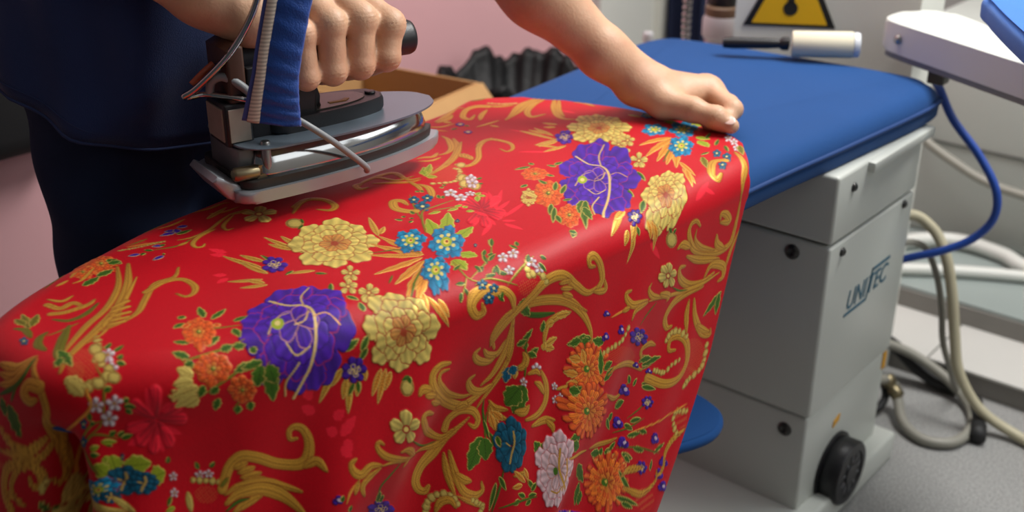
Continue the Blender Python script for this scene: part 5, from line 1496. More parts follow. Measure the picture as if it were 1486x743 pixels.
# the suspension wire that comes down to the bent bar
def w2(x, y, z):
    c, s = math.cos(IYAW), math.sin(IYAW); return Vector((IO.x+x*c-y*s, IO.y+x*s+y*c, IO.z+z))
bm = bm_new()
hp = [w2(-.028,0,.120), w2(-.012,-.010,.132), w2(.022,-.030,.170), w2(.052,-.040,.218), w2(.072,-.034,.272), w2(.086,-.02,.36), w2(.09,.0,.60), w2(.09,.02,1.1), w2(.09,.02,1.84)]
add_tube(bm, hp, .0052, 12, 8, flat=.8)
tag(obj('suspension_wire', bm, M_CHROME), 'shiny steel wire rising from the back of the iron', 'wire')
# blue zipped hose sleeve hanging in front of the hand
sv = thing('hose_sleeve', 'blue cloth hose sleeve with a pale zip hanging in front of the hand', 'hose cover', w2(.08,-.085,.07))
SO = w2(.08,-.085,.07)
ctr = [w2(.042,-.088,.099), w2(.047,-.088,.13), w2(.056,-.087,.17), w2(.071,-.085,.22), w2(.086,-.083,.27), w2(.098,-.08,.36), w2(.094,-.07,.6), w2(.094,-.05,1.1), w2(.094,-.05,1.84)]
def ribbon(offs, thick, cl, name, m, parent, a=-1., b=1., lift=0., wob=True):
    P = catmull(cl, 10); n = len(P); fwd = Vector((-.587,.692,-.419)); rtv = Vector((.763,.647,0)); M_ = 18
    bm = bm_new(); rings = []
    for i, p in enumerate(P):
        t = (P[min(i+1,n-1)]-P[max(i-1,0)]).normalized()
        s = (rtv-t*rtv.dot(t)).normalized(); q = s.cross(t).normalized()
        if q.dot(fwd) > 0: q = -q
        u = i/(n-1); w = offs(u); ring = []
        for k in range(M_):
            ph = 2*PI*k/M_; x = math.cos(ph); y = math.sin(ph)
            xx = (a+b)/2+(b-a)/2*x
            wr = .0022*math.sin(u*150+xx*4)*math.sin(xx*3+u*40) if wob else 0
            ring.append(bm.verts.new(p-SO+s*(xx*w)+q*(thick*(y*(1-.3*xx*xx))+lift+wr)))
        rings.append(ring)
    for i in range(n-1):
        for k in range(M_): bm.faces.new((rings[i][k], rings[i][(k+1)%M_], rings[i+1][(k+1)%M_], rings[i+1][k]))
    bm.faces.new(rings[0][::-1]); bm.faces.new(rings[-1])
    return obj(name, bm, m, parent)
wid = lambda u: .0330-.0075*min(1,u*5)
ribbon(wid, .009, ctr, 'sleeve_cloth', mat('royal_blue_satin','14479a',rough=.42,var=.12,scale=40,bump=.4,bscale=500,sheen=.2), sv)
def zipm():
    m = mat('zip_tape','d9cdbd',rough=.6,var=.05); nt = m.node_tree; L = nt.links.new; b = nt.nodes['Principled BSDF']
    w = nt.nodes.new('ShaderNodeTexWave'); w.bands_direction = 'Z'; w.inputs['Scale'].default_value = 75; tc = nt.nodes.new('ShaderNodeTexCoord'); L(tc.outputs['Object'], w.inputs['Vector'])
    src = b.inputs['Base Color'].links[0].from_socket
    x = nt.nodes.new('ShaderNodeMix'); x.data_type = 'RGBA'; x.blend_type = 'MULTIPLY'; x.inputs[0].default_value = .45
    L(src, x.inputs[6]); L(w.outputs['Color'], x.inputs[7]); L(x.outputs[2], b.inputs['Base Color']); return m
o = ribbon(wid, .003, ctr, 'zip', zipm(), sv, -.84, -.40, .0085, False); o['label'] = 'pale zip teeth along one side'
def tapem():
    m = mat('zip_tape_blue','44559c',rough=.7,var=.05); return m
o = ribbon(wid, .002, ctr, 'zip_tape', tapem(), sv, -1.04, -.84, .0045, False)
# ceiling-high hanger above the board
#hg = thing('hose_hanger', 'steel hanger tube above the board carrying wire and hose', 'hanger', (-1.10,.83,1.9))

# ------------------------------------------------------------------ the person
M_SKIN = mat('skin', 'd3a887', rough=.5, var=.10, scale=30, bump=.25, bscale=260, sss=.12)
_nt = M_SKIN.node_tree; _b = _nt.nodes['Principled BSDF']; _src = _b.inputs['Base Color'].links[0].from_socket
_n = _nt.nodes.new('ShaderNodeTexNoise'); _n.inputs['Scale'].default_value = 22; _n.inputs['Detail'].default_value = 6
_tc = _nt.nodes.new('ShaderNodeTexCoord'); _nt.links.new(_tc.outputs['Object'], _n.inputs['Vector'])
_r = _nt.nodes.new('ShaderNodeMapRange'); _r.inputs[1].default_value = .42; _r.inputs[2].default_value = .72; _r.inputs[4].default_value = .45
_x = _nt.nodes.new('ShaderNodeMix'); _x.data_type = 'RGBA'; _x.inputs[7].default_value = (*lin('b97a5e'), 1)
_nt.links.new(_n.outputs['Fac'], _r.inputs[0]); _nt.links.new(_r.outputs[0], _x.inputs[0]); _nt.links.new(_src, _x.inputs[6]); _nt.links.new(_x.outputs[2], _b.inputs['Base Color'])
M_NAIL = mat('nail', 'e6c4b6', rough=.25, var=.03)
M_NAVY = mat('navy_jersey', '24355f', rough=.9, var=.15, scale=10, bump=.3, bscale=700, sheen=.15, spec=.2)
M_DENIM = mat('dark_navy_trousers', '1e2a44', rough=.9, var=.22, scale=14, bump=.3, bscale=600, spec=.2)
M_SHOE = mat('black_shoe', '18181a', rough=.5)
PB = Vector((-1.36,.85,0))
person = thing('person', 'person in navy polo shirt and dark trousers, holding the iron and steadying the brocade', 'person', PB)
SHR, ELR, WRR = (-1.27,.655,1.36), (-1.262,.655,1.13), tuple(w2(.058,.0,.197))
SHL, ELL, WRL = (-1.25,1.09,1.34), (-1.112,1.243,1.0), (-.930,1.382,.786)
parts = []
# trunk, head and legs
s = Sdf((-1.62,.50,-.02), (-1.00,1.38,1.90), .010)
E3 = ((1,0,0),(0,1,0),(0,0,1))
s.ell((-1.362,.85,.90), E3, (.098,.140,.12), .04)
s.cone((-1.36,.85,.95), (-1.29,.87,1.22), .12, .13, .08)
s.ell((-1.29,.87,1.20), E3, (.115,.165,.19), .06)
for y in (.70,1.04): s.cone((-1.28,.87,1.34), (-1.26,y,1.36), .07, .062, .05)
s.cone((-1.28,.87,1.36), (-1.235,.87,1.50), .062, .055, .04)
s.ell((-1.205,.87,1.60), E3, (.098,.078,.125), .03)                 # skull
s.ell((-1.165,.87,1.545), E3, (.062,.056,.075), .03)               # jaw
s.cone((-1.112,.87,1.60), (-1.088,.87,1.572), .011, .015, .012)    # nose
for q in (-1,1):
    s.ell((-1.215,.85+q*.078,1.59), E3, (.022,.010,.033), .006)    # ears
    s.ell((-1.108,.85+q*.032,1.632), E3, (.012,.02,.008), .01)     # brow
s.cone((-1.108,.855,1.532), (-1.108,.885,1.532), .009, .009, .008)  # mouth
for y in (.772,.945):
    s.cone((-1.362,y+(.0 if y < .85 else -.02),.86), (-1.358,y-.002,.48), .078, .060, .03)
    s.cone((-1.358,y-.002,.48), (-1.390,y,.09), .060, .042, .02)
    s.cone((-1.40,y,.07), (-1.24,y+(.02 if y > .87 else -.02),.045), .042, .035, .02)
s.cone(SHR, ELR, .060, .048, .03); s.cone(SHL, ELL, .060, .052, .03)
s.cone(ELR, np.array(ELR)*.78+np.array(WRR)*.22, .046, .040, .02); s.cone(ELL, np.array(ELL)*.78+np.array(WRL)*.22, .049, .043, .02)
parts.append(s.mesh('trunk'))
def lerp(a, b, t): return tuple(np.array(a)*(1-t)+np.array(b)*t)
# left forearm and hand: pinching the end of the cloth
HL = .0022
s = Sdf((-1.22,1.17,.70), (-.73,1.56,1.09), HL)
a0 = lerp(ELL, WRL, .12)
s.cone(a0, lerp(ELL, WRL, .36), .0500, .0500, .03)
s.cone(lerp(ELL, WRL, .36), lerp(ELL, WRL, .78), .0500, .0350, .03)
s.cone(lerp(ELL, WRL, .78), WRL, .0350, .0265, .02)
off = np.array((.016,.022,.004)); s.cone(lerp(ELL, WRL, .78), np.array(WRL)+off, .030, .0255, .02)
W = np.array(WRL)
imcp = np.array((-.862,1.478,.768)); away = np.array((-.0130,.0160,-.0050))
mcps = [imcp+away*k*1.05+np.array((0,0,.003*(k in (1,2)))) for k in range(4)]
for k, q in enumerate(mcps): s.cone(W+away*(k-1)*.5, q, .0225, .0165-.001*k, .018)
cmc = np.array((-.886,1.389,.765)); s.cone(W, cmc, .024, .021, .02)
tmcp = np.array((-.838,1.394,.763)); tip0 = np.array((-.803,1.401,.756)); ttip = np.array((-.779,1.406,.7475))
for k in range(3): s.cone(W+away*(k-.5)*.6+np.array((.012,.02,.012)), mcps[k]+np.array((-.004,-.004,.0085)), .0075, .0085, .008)
for k in range(3): s.ell(mcps[k]+np.array((0,0,.004)), E3, (.0155,.0155,.0150), .007)
F = np.full(s.n, 1.0, np.float32); T = np.full(s.n, 1.0, np.float32)
s.cone(cmc, tmcp, .0215, .0185, .012, T); s.cone(tmcp, tip0, .0170, .0155, .008, T); s.cone(tip0, ttip, .0155, .0115, .006, T)
s.ell(tip0+np.array((0,0,.002)), E3, (.0165,.0165,.0158), .006, T)
s.cone(cmc, imcp, .018, .016, .02)                                  # web of the thumb
for k in range(4):
    m = mcps[k]; G = np.full(s.n, 1.0, np.float32)
    pip = m+np.array((.062,-.034,-.009))+away*.12*k+np.array((-.005,.004,0))*k; dip = pip+np.array((.004,-.030,-.014)); tp = dip+np.array((-.022,-.006,-.003))
    r = (.0142,.0148,.0140,.0122)[k]
    s.cone(m, pip, r*1.10, r*1.0, .006, G); s.ell(pip, E3, (r*1.06,r*1.06,r*1.06), .005, G)
    s.cone(pip, dip, r*.98, r*.88, .004, G); s.cone(dip, tp, r*.86, r*.70, .004, G)
    F = s.smin(F, G, .004)
s.D = s.smin(s.D, F, .012); s.D = s.smin(s.D, T, .009)
parts.append(s.mesh('left', 1)); crease_pts = [(tip0, Vector(ttip)-Vector(tip0), .019, 3), (tmcp, Vector(tip0)-Vector(tmcp), .021, 2)]+[(mcps[0]+np.array((.062,-.034,-.009))*.92, Vector((.062,-.034,-.009)), .02, 3)]
# right forearm and fist around the handle (x along the iron, y away, z up)
s = Sdf((-1.34,.58,.83), (-.98,1.08,1.20), HL)
s.cone(lerp(ELR, WRR, .10), lerp(ELR, WRR, .40), .046, .048, .03)
s.cone(lerp(ELR, WRR, .40), lerp(ELR, WRR, .80), .048, .036, .03)
s.cone(lerp(ELR, WRR, .80), WRR, .036, .031, .02)
s.cone(lerp(ELR, WRR, .80), w2(.066,.024,.205), .030, .028, .02)
W = np.array(WRR)
xs = (.213,.180,.145,.112)                                         # index .. little finger
mc = [np.array(w2(.208,.022,.205)), np.array(w2(.176,.016,.216)), np.array(w2(.142,.014,.214)), np.array(w2(.112,.014,.206))]
for k, q in enumerate(mc):
    s.cone(np.array(w2(.072,.010-.008*(k-1.5)/1.5,.200)), q, .027, .0185, .02)
F = np.full(s.n, 1.0, np.float32)
rr = (.0182,.0186,.0180,.0162)
for k in range(4):
    x = xs[k]; G = np.full(s.n, 1.0, np.float32); r = rr[k]
    pip = np.array(w2(x+(.016,.010,.004,-.002)[k], -.034, (.176,.188,.188,.180)[k]))
    dip = np.array(w2(x+(.006,.002,0,-.002)[k], -.041, (.138,.134,.132,.130)[k]))
    tp = np.array(w2(x-.002, -.012, .122))
    s.cone(mc[k], pip, r*1.08, r*1.04, .006, G); s.ell(pip, E3, (r*1.06,)*3, .008, G)
    s.cone(pip, dip, r*.98, r*.94, .005, G); s.ell(dip, E3, (r*.98,)*3, .004, G)
    s.cone(dip, tp, r*.90, r*.75, .004, G)
    F = s.smin(F, G, .007)
s.D = s.smin(s.D, F, .012)
T = np.full(s.n, 1.0, np.float32)                                   # thumb along the far side of the handle
s.cone(w2(.085,.030,.190), w2(.125,.040,.165), .022, .018, .01, T); s.cone(w2(.125,.040,.165), w2(.165,.036,.140), .0165, .0145, .008, T)
s.cone(w2(.165,.036,.140), w2(.186,.020,.124), .014, .010, .006, T)
s.D = s.smin(s.D, T, .010)
parts.append(s.mesh('right', 1))
for k in range(4): crease_pts += [(np.array(w2(xs[k]+(.016,.010,.004,-.002)[k], -.034, (.176,.188,.188,.180)[k])), Vector(w2(0,-.007,-.05))-Vector(w2(0,0,0)), .025, 4), (np.array(w2(xs[k]+(.006,.002,0,-.002)[k], -.041, (.138,.134,.132,.130)[k])), Vector(w2(0,.006,-.03))-Vector(w2(0,0,0)), .022, 3)]
V = []; Qs = []; n0 = 0
for v, q in parts: V.append(v); Qs.append(q+n0); n0 += len(v)
AV = np.concatenate(V)
for c, ax, rad, nw in crease_pts:
    c = np.array(c, float); ax = np.array(ax, float); ax /= np.linalg.norm(ax)
    dv_ = AV-c; m = (dv_**2).sum(1) < rad**2
    d_ = dv_[m]; al = d_ @ ax; rd = d_-al[:,None]*ax; rn = np.maximum(np.linalg.norm(rd, axis=1), 1e-6)[:,None]
    amp = .0007*np.exp(-(al/.006)**2)*np.cos(2*PI*al/.0042+np.sin(rd[:,0]*500)*.8)
    AV[m] = AV[m]+rd/rn*amp[:,None]
body = obj('body', np_mesh('body', AV-np.array(PB), np.concatenate(Qs)), M_SKIN, person)
def nail(c, z, x, r=(.0100,.0085)):
    c = Vector(c)-PB; z = Vector(z).normalized(); x = Vector(x); x = (x-z*x.dot(z)).normalized(); y = z.cross(x)
    bm = bm_new()
    bmesh.ops.create_uvsphere(bm, u_segments=16, v_segments=10, radius=1)
    for v in bm.verts:
        p = v.co.copy(); v.co = c+x*p.x*r[0]+y*p.y*r[1]+z*p.z*.0016
    return bm
tn = Vector((-.55,-.70,.30)).cross(Vector((1,0,0)))
o = obj('thumb_nail', nail(Vector(ttip)+Vector((-.001,-.0060,.0100)), (.20,-.50,.84), Vector(ttip)-Vector(tip0)), M_NAIL, body); o['label'] = 'pale thumb nail of the left hand'
# shirt: hem dips at the front, with a slit at the side
def hem(a):                        # a = 0 front (+x), pi/2 left (+y), -pi/2 right
    z = .862-.088*max(0, math.cos(a))+.03*max(0, -math.cos(a))
    return z
def shirt():
    bm = bm_new(); N = 96; rings = []
    secs = [(.0,-1.358,.136,.204),(.10,-1.352,.142,.203),(.22,-1.345,.146,.201),(.38,-1.335,.146,.200),(.55,-1.315,.142,.200),(.75,-1.295,.138,.205),(.90,-1.28,.125,.205),(.97,-1.275,.105,.18),(1.0,-1.27,.08,.10)]
    rows = []
    for i in range(33):
        t = i/32
        for j in range(len(secs)-1):
            if secs[j][0] <= t <= secs[j+1][0]: break
        u = (t-secs[j][0])/(secs[j+1][0]-secs[j][0]); c, rx, ry = [secs[j][k]*(1-u)+secs[j+1][k]*u for k in (1,2,3)]
        rows.append((t, c, rx, ry))
    def P(t, c, rx, ry, k, ins=0.):
        a = 2*PI*k/N-PI
        zt = 1.445; z = hem(a)*(1-t)+zt*t
        e = .82
        x = math.copysign(abs(math.cos(a))**e, math.cos(a)); y = math.copysign(abs(math.sin(a))**e, math.sin(a))
        w = .007*math.sin(3*a+9*t)+.005*math.sin(7*a-13*t+1)+.004*math.sin(11*a+5*t)
        w *= (1-t)**.5
        # pulled fold running from the side towards the belly
        w += .012*math.exp(-((a+.75-1.1*(t-.05)*4)/.16)**2)*math.exp(-((t-.06)/.12)**2)
        w += .060*math.exp(-((a+2.35)/.45)**2)*(1-.75*t)
        slit = math.exp(-((a+1.62)/.05)**2)*max(0, 1-t/.10)
        w -= .012*slit
        return Vector((c+(rx+w-ins)*x, .85+(ry+w-ins)*y, z-.0*ins))-PB
    for ins in (.004,): rings.append([bm.verts.new(P(*rows[0], k, ins)) for k in range(N)])
    for r in rows: rings.append([bm.verts.new(P(*r, k)) for k in range(N)])
    for i in range(len(rings)-1):
        for k in range(N):
            bm.faces.new((rings[i][k], rings[i][(k+1)%N], rings[i+1][(k+1)%N], rings[i+1][k]))
    bm.faces.new(rings[-1])
    for S_, E_ in ((SHR, ELR), (SHL, ELL)):
        S_ = Vector(S_); E_ = Vector(E_); c = Vector((-1.275,.87,1.36))
        vs = add_tube(bm, [c.lerp(S_, .55), S_, S_.lerp(E_, .2), S_.lerp(E_, .40)], .07, 24, 6, rfn=lambda u: .078-.006*u)
        for v in vs: v.co -= PB
    return bm
sh_ = obj('polo_shirt', shirt(), M_NAVY, person)
bm = bm_new(); N = 96                                                # stitched hem band, a slightly raised strip
def hem_line(dz, out):
    pts = []
    for k in range(N+1):
        a = 2*PI*k/N-PI; e = .82
        x = math.copysign(abs(math.cos(a))**e, math.cos(a)); y = math.copysign(abs(math.sin(a))**e, math.sin(a)); t = dz/.62
        w = (.007*math.sin(3*a+9*t)+.005*math.sin(7*a-13*t+1)+.004*math.sin(11*a+5*t))*(1-t)**.5+.012*math.exp(-((a+.75-1.1*(t-.05)*4)/.16)**2)*math.exp(-((t-.06)/.12)**2)
        w += .060*math.exp(-((a+2.35)/.45)**2)*(1-.75*t)
        w -= .012*math.exp(-((a+1.62)/.05)**2)*max(0, 1-t/.10)
        pts.append(Vector((-1.358+(.136+w+out)*x, .85+(.204+w+out)*y, hem(a)+dz))-PB)
    return pts
add_tube(bm, hem_line(.018, .0016), .0011, 5, 0, cap=False); add_tube(bm, hem_line(.0005, .0), .0022, 6, 0, cap=False)
obj('hem_stitch', bm, mat('navy_thread','22335c',rough=.9), sh_)
# trousers
s = Sdf((-1.56,.60,.03), (-1.14,1.14,1.06), .008)
s.ell((-1.362,.85,.90), E3, (.118,.172,.13), .05)
for y in (.772,.948):
    s.cone((-1.362,y+(-.008 if y < .85 else -.012),.88), (-1.358,y-.004,.48), .098, .088, .05); s.cone((-1.358,y-.004,.48), (-1.388,y,.085), .086, .072, .03)
V, Qd = s.mesh('trousers', 3)
V[:,0] += .004*np.sin(V[:,2]*46+V[:,1]*30)+.003*np.sin(V[:,2]*23-V[:,1]*41); V[:,1] += .003*np.sin(V[:,2]*37+V[:,0]*25)
tr_ = obj('trousers', np_mesh('trousers', V-np.array(PB), Qd), M_DENIM, person)
for y, q in ((.772,-1),(.948,1)):
    s = Sdf((-1.47,y-.09,-.003), (-1.12,y+.09,.14), .006)
    s.cone((-1.41,y,.05), (-1.22,y+.02*q,.042), .052, .044, .02); s.cone((-1.395,y,.06), (-1.395,y,.10), .055, .055, .02)
    s.D[:,:,:1] = 1
    v, q_ = s.mesh('shoe'); v[:,2] = np.maximum(v[:,2], .002)
    obj('shoe', np_mesh('shoe', v-np.array(PB), q_), M_SHOE, person)
# short dark hair
s = Sdf((-1.34,.75,1.50), (-1.06,.99,1.78), .006)
s.ell((-1.215,.87,1.622), E3, (.103,.086,.118), .01)
V, Qh = s.mesh('hair', 2)
ok = (V[:,2] > 1.655-(V[:,0]+1.11)*-.0) | (V[:,0] < -1.215)
keep = ok[Qh].all(1)
obj('hair', np_mesh('hair', V-np.array(PB), Qh[keep]), mat('black_hair','1b1715',rough=.55,stretch=(30,30,4)), person)
for q in (-1,1):
    bm = bm_new(); bmesh.ops.create_uvsphere(bm, u_segments=14, v_segments=10, radius=.0105, matrix=Matrix.Translation(Vector((-1.116,.85+q*.032,1.607))-PB)); obj('eye', bm, mat('eye','d8d4ce',rough=.2) if q < 0 else bpy.data.materials['eye'], body)
# ------------------------------------------------------------------ behind the table
M_CARD = mat('cardboard', 'b98f5c', rough=.85, var=.08, scale=12, bump=.15, bscale=120)
t = thing('cardboard_box', 'open brown cardboard box on the floor by the pink wall', 'box', (-1.78,1.67,0), math.radians(8)); w_ = .006
bx0, bx1, by0, by1, bh = -.165, .165, -.115, .125, .560
bm = bm_new(); add_box(bm, (bx0,by0,.0), (bx1,by1,w_)); add_box(bm, (bx0,by0,w_), (bx0+w_,by1,bh)); add_box(bm, (bx1-w_,by0,w_), (bx1,by1,bh)); add_box(bm, (bx0+w_,by0,w_), (bx1-w_,by0+w_,bh)); add_box(bm, (bx0+w_,by1-w_,w_), (bx1-w_,by1,bh)); obj('box_body', bm, M_CARD, t, smooth=False)
bm = bm_new(); add_prism(bm, [(bx1,bh-.002),(bx1+.008,bh+.002),(bx1+.075,bh-.075),(bx1+.070,bh-.080)], by0, by1, axis='y'); obj('flap', bm, M_CARD, t, smooth=False)
bm = bm_new(); add_prism(bm, [(bx0,bh-.002),(bx0-.006,bh+.002),(bx0-.06,bh+.04),(bx0-.06,bh+.034)], by0, by1, axis='y'); obj('flap', bm, M_CARD, t, smooth=False)
# black bin bag
from mathutils import noise
M_BAG = mat('black_bin_bag', '0b0b0d', rough=.55, var=.3, scale=40, bump=1.0, bscale=60, spec=.35)
bm = bm_new(); N = 110; rings = []
for i in range(44):
    u = i/43; z = .50*u; r = .15+.045*math.sin(PI*u*.9); ring = []
    for k in range(N):
        a = 2*PI*k/N
        p = Vector((math.cos(a)*1.6, math.sin(a)*1.6, u*2.2))
        rr = r*(1+.13*noise.noise(p*1.5)+.09*noise.noise(p*4.1+Vector((3,1,2)))+.05*abs(noise.noise(p*9+Vector((1,7,2)))))
        zz = z+u**5*(.045*noise.noise(p*1.3+Vector((5,2,9)))+.022*noise.noise(p*5))
        ring.append(bm.verts.new((rr*math.cos(a), rr*math.sin(a)*1.2, zz)))
    rings.append(ring)
for u, sc in ((0,.93),(1,.8)): rings.append([bm.verts.new((v.co.x*sc, v.co.y*sc, v.co.z-.10*(u+.2))) for v in rings[43]])
for i in range(len(rings)-1):
    for k in range(N): bm.faces.new((rings[i][k], rings[i][(k+1)%N], rings[i+1][(k+1)%N], rings[i+1][k]))
bm.faces.new(rings[0][::-1]); bm.faces.new(rings[-1])
o = obj('bin_bag', bm, M_BAG); o.location = (-1.77,2.10,0.001); tag(o, 'open black plastic bin bag standing behind the cardboard box', 'bag')
# black bag hung on the pink wall, low behind the person
t = thing('shoulder_bag', 'black bag hanging on the pink wall behind the person', 'bag', (-2.0,.86,.575))
bm = bm_new(); add_box(bm, (0.0,-.30,0), (.12,.19,.40), .045, 4); obj('bag_body', bm, mat('black_canvas','0c0c0f',rough=.8,bump=.2,bscale=500), t)
bm = bm_new(); add_tube(bm, [(.03,-.26,.38),(.015,-.15,.66),(.012,-.05,.78),(.015,.05,.66),(.03,.16,.38)], .010, 8, 8); obj('strap', bm, bpy.data.materials['black_canvas'], t)
bm = bm_new(); add_tube(bm, [(0,-.05,.80),(.02,-.05,.785),(.035,-.05,.80)], .005, 8, 6); obj('wall_hook', bm, M_STEEL, t)
# dark blue garment hanging past the jamb
def curtain(name, label, cat, p0, p1, z0, z1, m, folds, amp):
    bm = bm_new(); A = Vector((*p0,0)); B = Vector((*p1,0)); d = (B-A); nrm = Vector((-d.y,d.x,0)).normalized(); N = 60; R = []
    for j in range(9):
        z = z0+(z1-z0)*j/8; row = []
        for side in (0,1):
            for k in range(N+1):
                u = (k if side == 0 else N-k)/N
                row.append(bm.verts.new(A+d*u+nrm*(amp*math.sin(folds*2*PI*u+.6*j/8)*(1.1-.5*j/8)+(.008 if side else 0))+Vector((0,0,z))))
        R.append(row)
    M_ = len(R[0])
    for j in range(8):
        for k in range(M_): bm.faces.new((R[j][k], R[j][(k+1)%M_], R[j+1][(k+1)%M_], R[j+1][k]))
    o = obj(name, bm, m); tag(o, label, cat); return o
M_GARM = mat('deep_blue_drill', '0d1b3c', rough=.85, var=.15, bump=.2, bscale=500)
curtain('hanging_garment', 'dark navy garment hanging behind the blue board', 'garment', (-1.955,3.045), (-1.765,2.95), .25, 1.45, M_GARM, 2.5, .022)
bm = bm_new(); add_tube(bm, [(-1.995,3.065,1.47),(-1.62,2.88,1.47)], .008, 8, 0); tag(obj('garment_rail', bm, M_STEEL), 'steel rail the navy garment hangs from', 'rail')
# trolley with a spray bottle and a ribbed hose
t = thing('trolley', 'small white trolley behind the blue board', 'trolley', (-1.30,2.10,0))
bm = bm_new(); add_box(bm, (-.16,-.065,.585), (.13,.065,.605), .004, 2); obj('trolley_top', bm, M_WHITE, t, auto=40)
bm = bm_new(); add_box(bm, (-.15,-.06,.20), (.12,.06,.215), .004, 2); obj('shelf', bm, M_WHITE, t, auto=40)
for x in (-.145,.115):
    for y in (-.052,.052):
        bm = bm_new(); add_tube(bm, [(x,y,.0),(x,y,.586)], .010, 10, 0); obj('leg', bm, M_STEEL, t)
M_WPL = mat('white_plastic','dadde0',rough=.4,var=.03)
t = thing('spray_bottle', 'white bottle with brown collar and black spray head behind the blue board', 'bottle', (-1.215,2.115,.605))
bm = bm_new(); add_lathe(bm, [(.028,0),(.031,.004),(.031,.052),(.028,.058),(.028,.062),(.038,.068),(.040,.074),(.040,.106),(.036,.114),(.020,.117)], 36); obj('bottle_body', bm, M_WPL, t, auto=50)
bm = bm_new(); add_lathe(bm, [(.034,.113),(.036,.116),(.036,.132),(.030,.136)], 36); obj('collar', bm, mat('brown_ring','8a735c',rough=.4,var=.2), t, auto=50)
bm = bm_new(); add_lathe(bm, [(.028,.134),(.030,.138),(.026,.165),(.014,.175)], 30); add_prism(bm, [(-.05,.165),(.03,.163),(.032,.185),(-.052,.183)], -.012, .012, .003, 2, axis='y'); add_prism(bm, [(-.034,.130),(-.026,.130),(-.022,.166),(-.032,.166)], -.006,.006,axis='y'); obj('spray_head', bm, M_BLACKP, t, auto=50)
bm = bm_new(); 
for k in range(34):
    z = .612+.014*k; add_lathe(bm, [(.006,-.0065),(.010,-.003),(.010,.003),(.006,.0065)], 14, Matrix.Translation((-1.292-.010*math.sin(k*.15)+.0008*k,2.105,z)))
tag(obj('ribbed_hose', bm, M_CHROME), 'ribbed steel hose standing up beside the spray bottle', 'hose')
bm = bm_new(); add_lathe(bm, [(.012,0),(.012,.05),(.010,.055),(.003,.056)], 20, Matrix.Translation((-1.38,2.09,.606))); tag(obj('thread_spool', bm, M_WPL), 'small pale spool in front of the navy garment', 'spool')
# white machine tower with the yellow warning sign
t = thing('machine_tower', 'white machine tower with a yellow warning sign behind the blue board', 'machine', (-.95,2.08,0))
foot = [(-1.113,1.988),(-.930,2.094),(-.795,2.110),(-.780,2.185),(-1.02,2.185),(-1.15,2.10)]
bm = bm_new(); add_prism(bm, [(x+.95,y-2.08) for x, y in foot], 0, 1.25, .006, 2); obj('housing', bm, mat('tower_enamel','e6e7de',rough=.45,var=.03), t, auto=40)
A = Vector((-1.113,1.988,0)); B = Vector((-.930,2.094,0)); dx = (B-A).normalized(); dn = Vector((dx.y,-dx.x,0))
def on_sign(u, z, o=.002): return A+dx*u+dn*o+Vector((0,0,z))-Vector((-.95,2.08,0))
def sign_part(pts, o0, o1, name, m, parent):
    bm = bm_new(); a = [bm.verts.new(on_sign(u, z, o0)) for u, z in pts]; b = [bm.verts.new(on_sign(u, z, o1)) for u, z in pts]; n = len(pts)
    bm.faces.new(a[::-1]); bm.faces.new(b)
    for i in range(n): bm.faces.new((a[i], a[(i+1)%n], b[(i+1)%n], b[i]))
    return obj(name, bm, m, parent, smooth=False)
M_SIGNY = mat('sign_yellow','e8b50c',rough=.5,var=.02); M_SIGNK = mat('sign_black','151514',rough=.5)
zb = .738; hw = .088; uc = .104
sg = sign_part([(uc-hw,zb),(uc+hw,zb),(uc+.008,zb+.165),(uc-.008,zb+.165)], .001, .003, 'warning_sign', M_SIGNK, t); sg['label'] = 'black edged yellow warning triangle'
k_ = .86
sign_part([(uc-hw+.016,zb+.006),(uc+hw-.016,zb+.006),(uc+.004,zb+.148),(uc-.004,zb+.148)], .003, .004, 'yellow_field', M_SIGNY, sg)
sign_part([(uc+.014*math.cos(a),zb+.036+.014*math.sin(a)) for a in [2*PI*k/20 for k in range(20)]], .004, .005, 'warning_mark', M_SIGNK, sg)
sign_part([(uc-.006,zb+.045),(uc+.006,zb+.045),(uc+.010,zb+.105),(uc-.010,zb+.105)], .004, .005, 'warning_mark', M_SIGNK, sg)
# lint roller on the back end of the board
t = thing('lint_roller', 'cream lint roller with black handle lying on the back edge of the blue board', 'lint roller', (-.925,1.898,.747))
ax = Vector((.118,.066,.004)).normalized(); ctr_ = Vector((.042,.012,.004))
bm = bm_new(); add_lathe(bm, [(.006,-.058),(.0225,-.058),(.0235,-.055),(.0235,.046),(.0225,.048),(.006,.048)], 32, axis_matrix(ctr_, ax)); obj('paper_roll', bm, mat('cream_paper','e0d8be',rough=.8,var=.03), t, auto=40)
bm = bm_new(); add_lathe(bm, [(.008,.048),(.022,.049),(.0225,.056),(.020,.060),(.013,.060),(.012,.056),(.004,.056)], 32, axis_matrix(ctr_, ax)); obj('end_cap', bm, M_WPL, t, auto=40)
bm = bm_new(); add_lathe(bm, [(.006,-.062),(.012,-.064),(.012,-.075),(.008,-.08),(.0095,-.10),(.0105,-.165),(.009,-.18),(.003,-.182)], 24, axis_matrix(ctr_, ax)); obj('roller_handle', bm, M_BLACKP, t, auto=40)
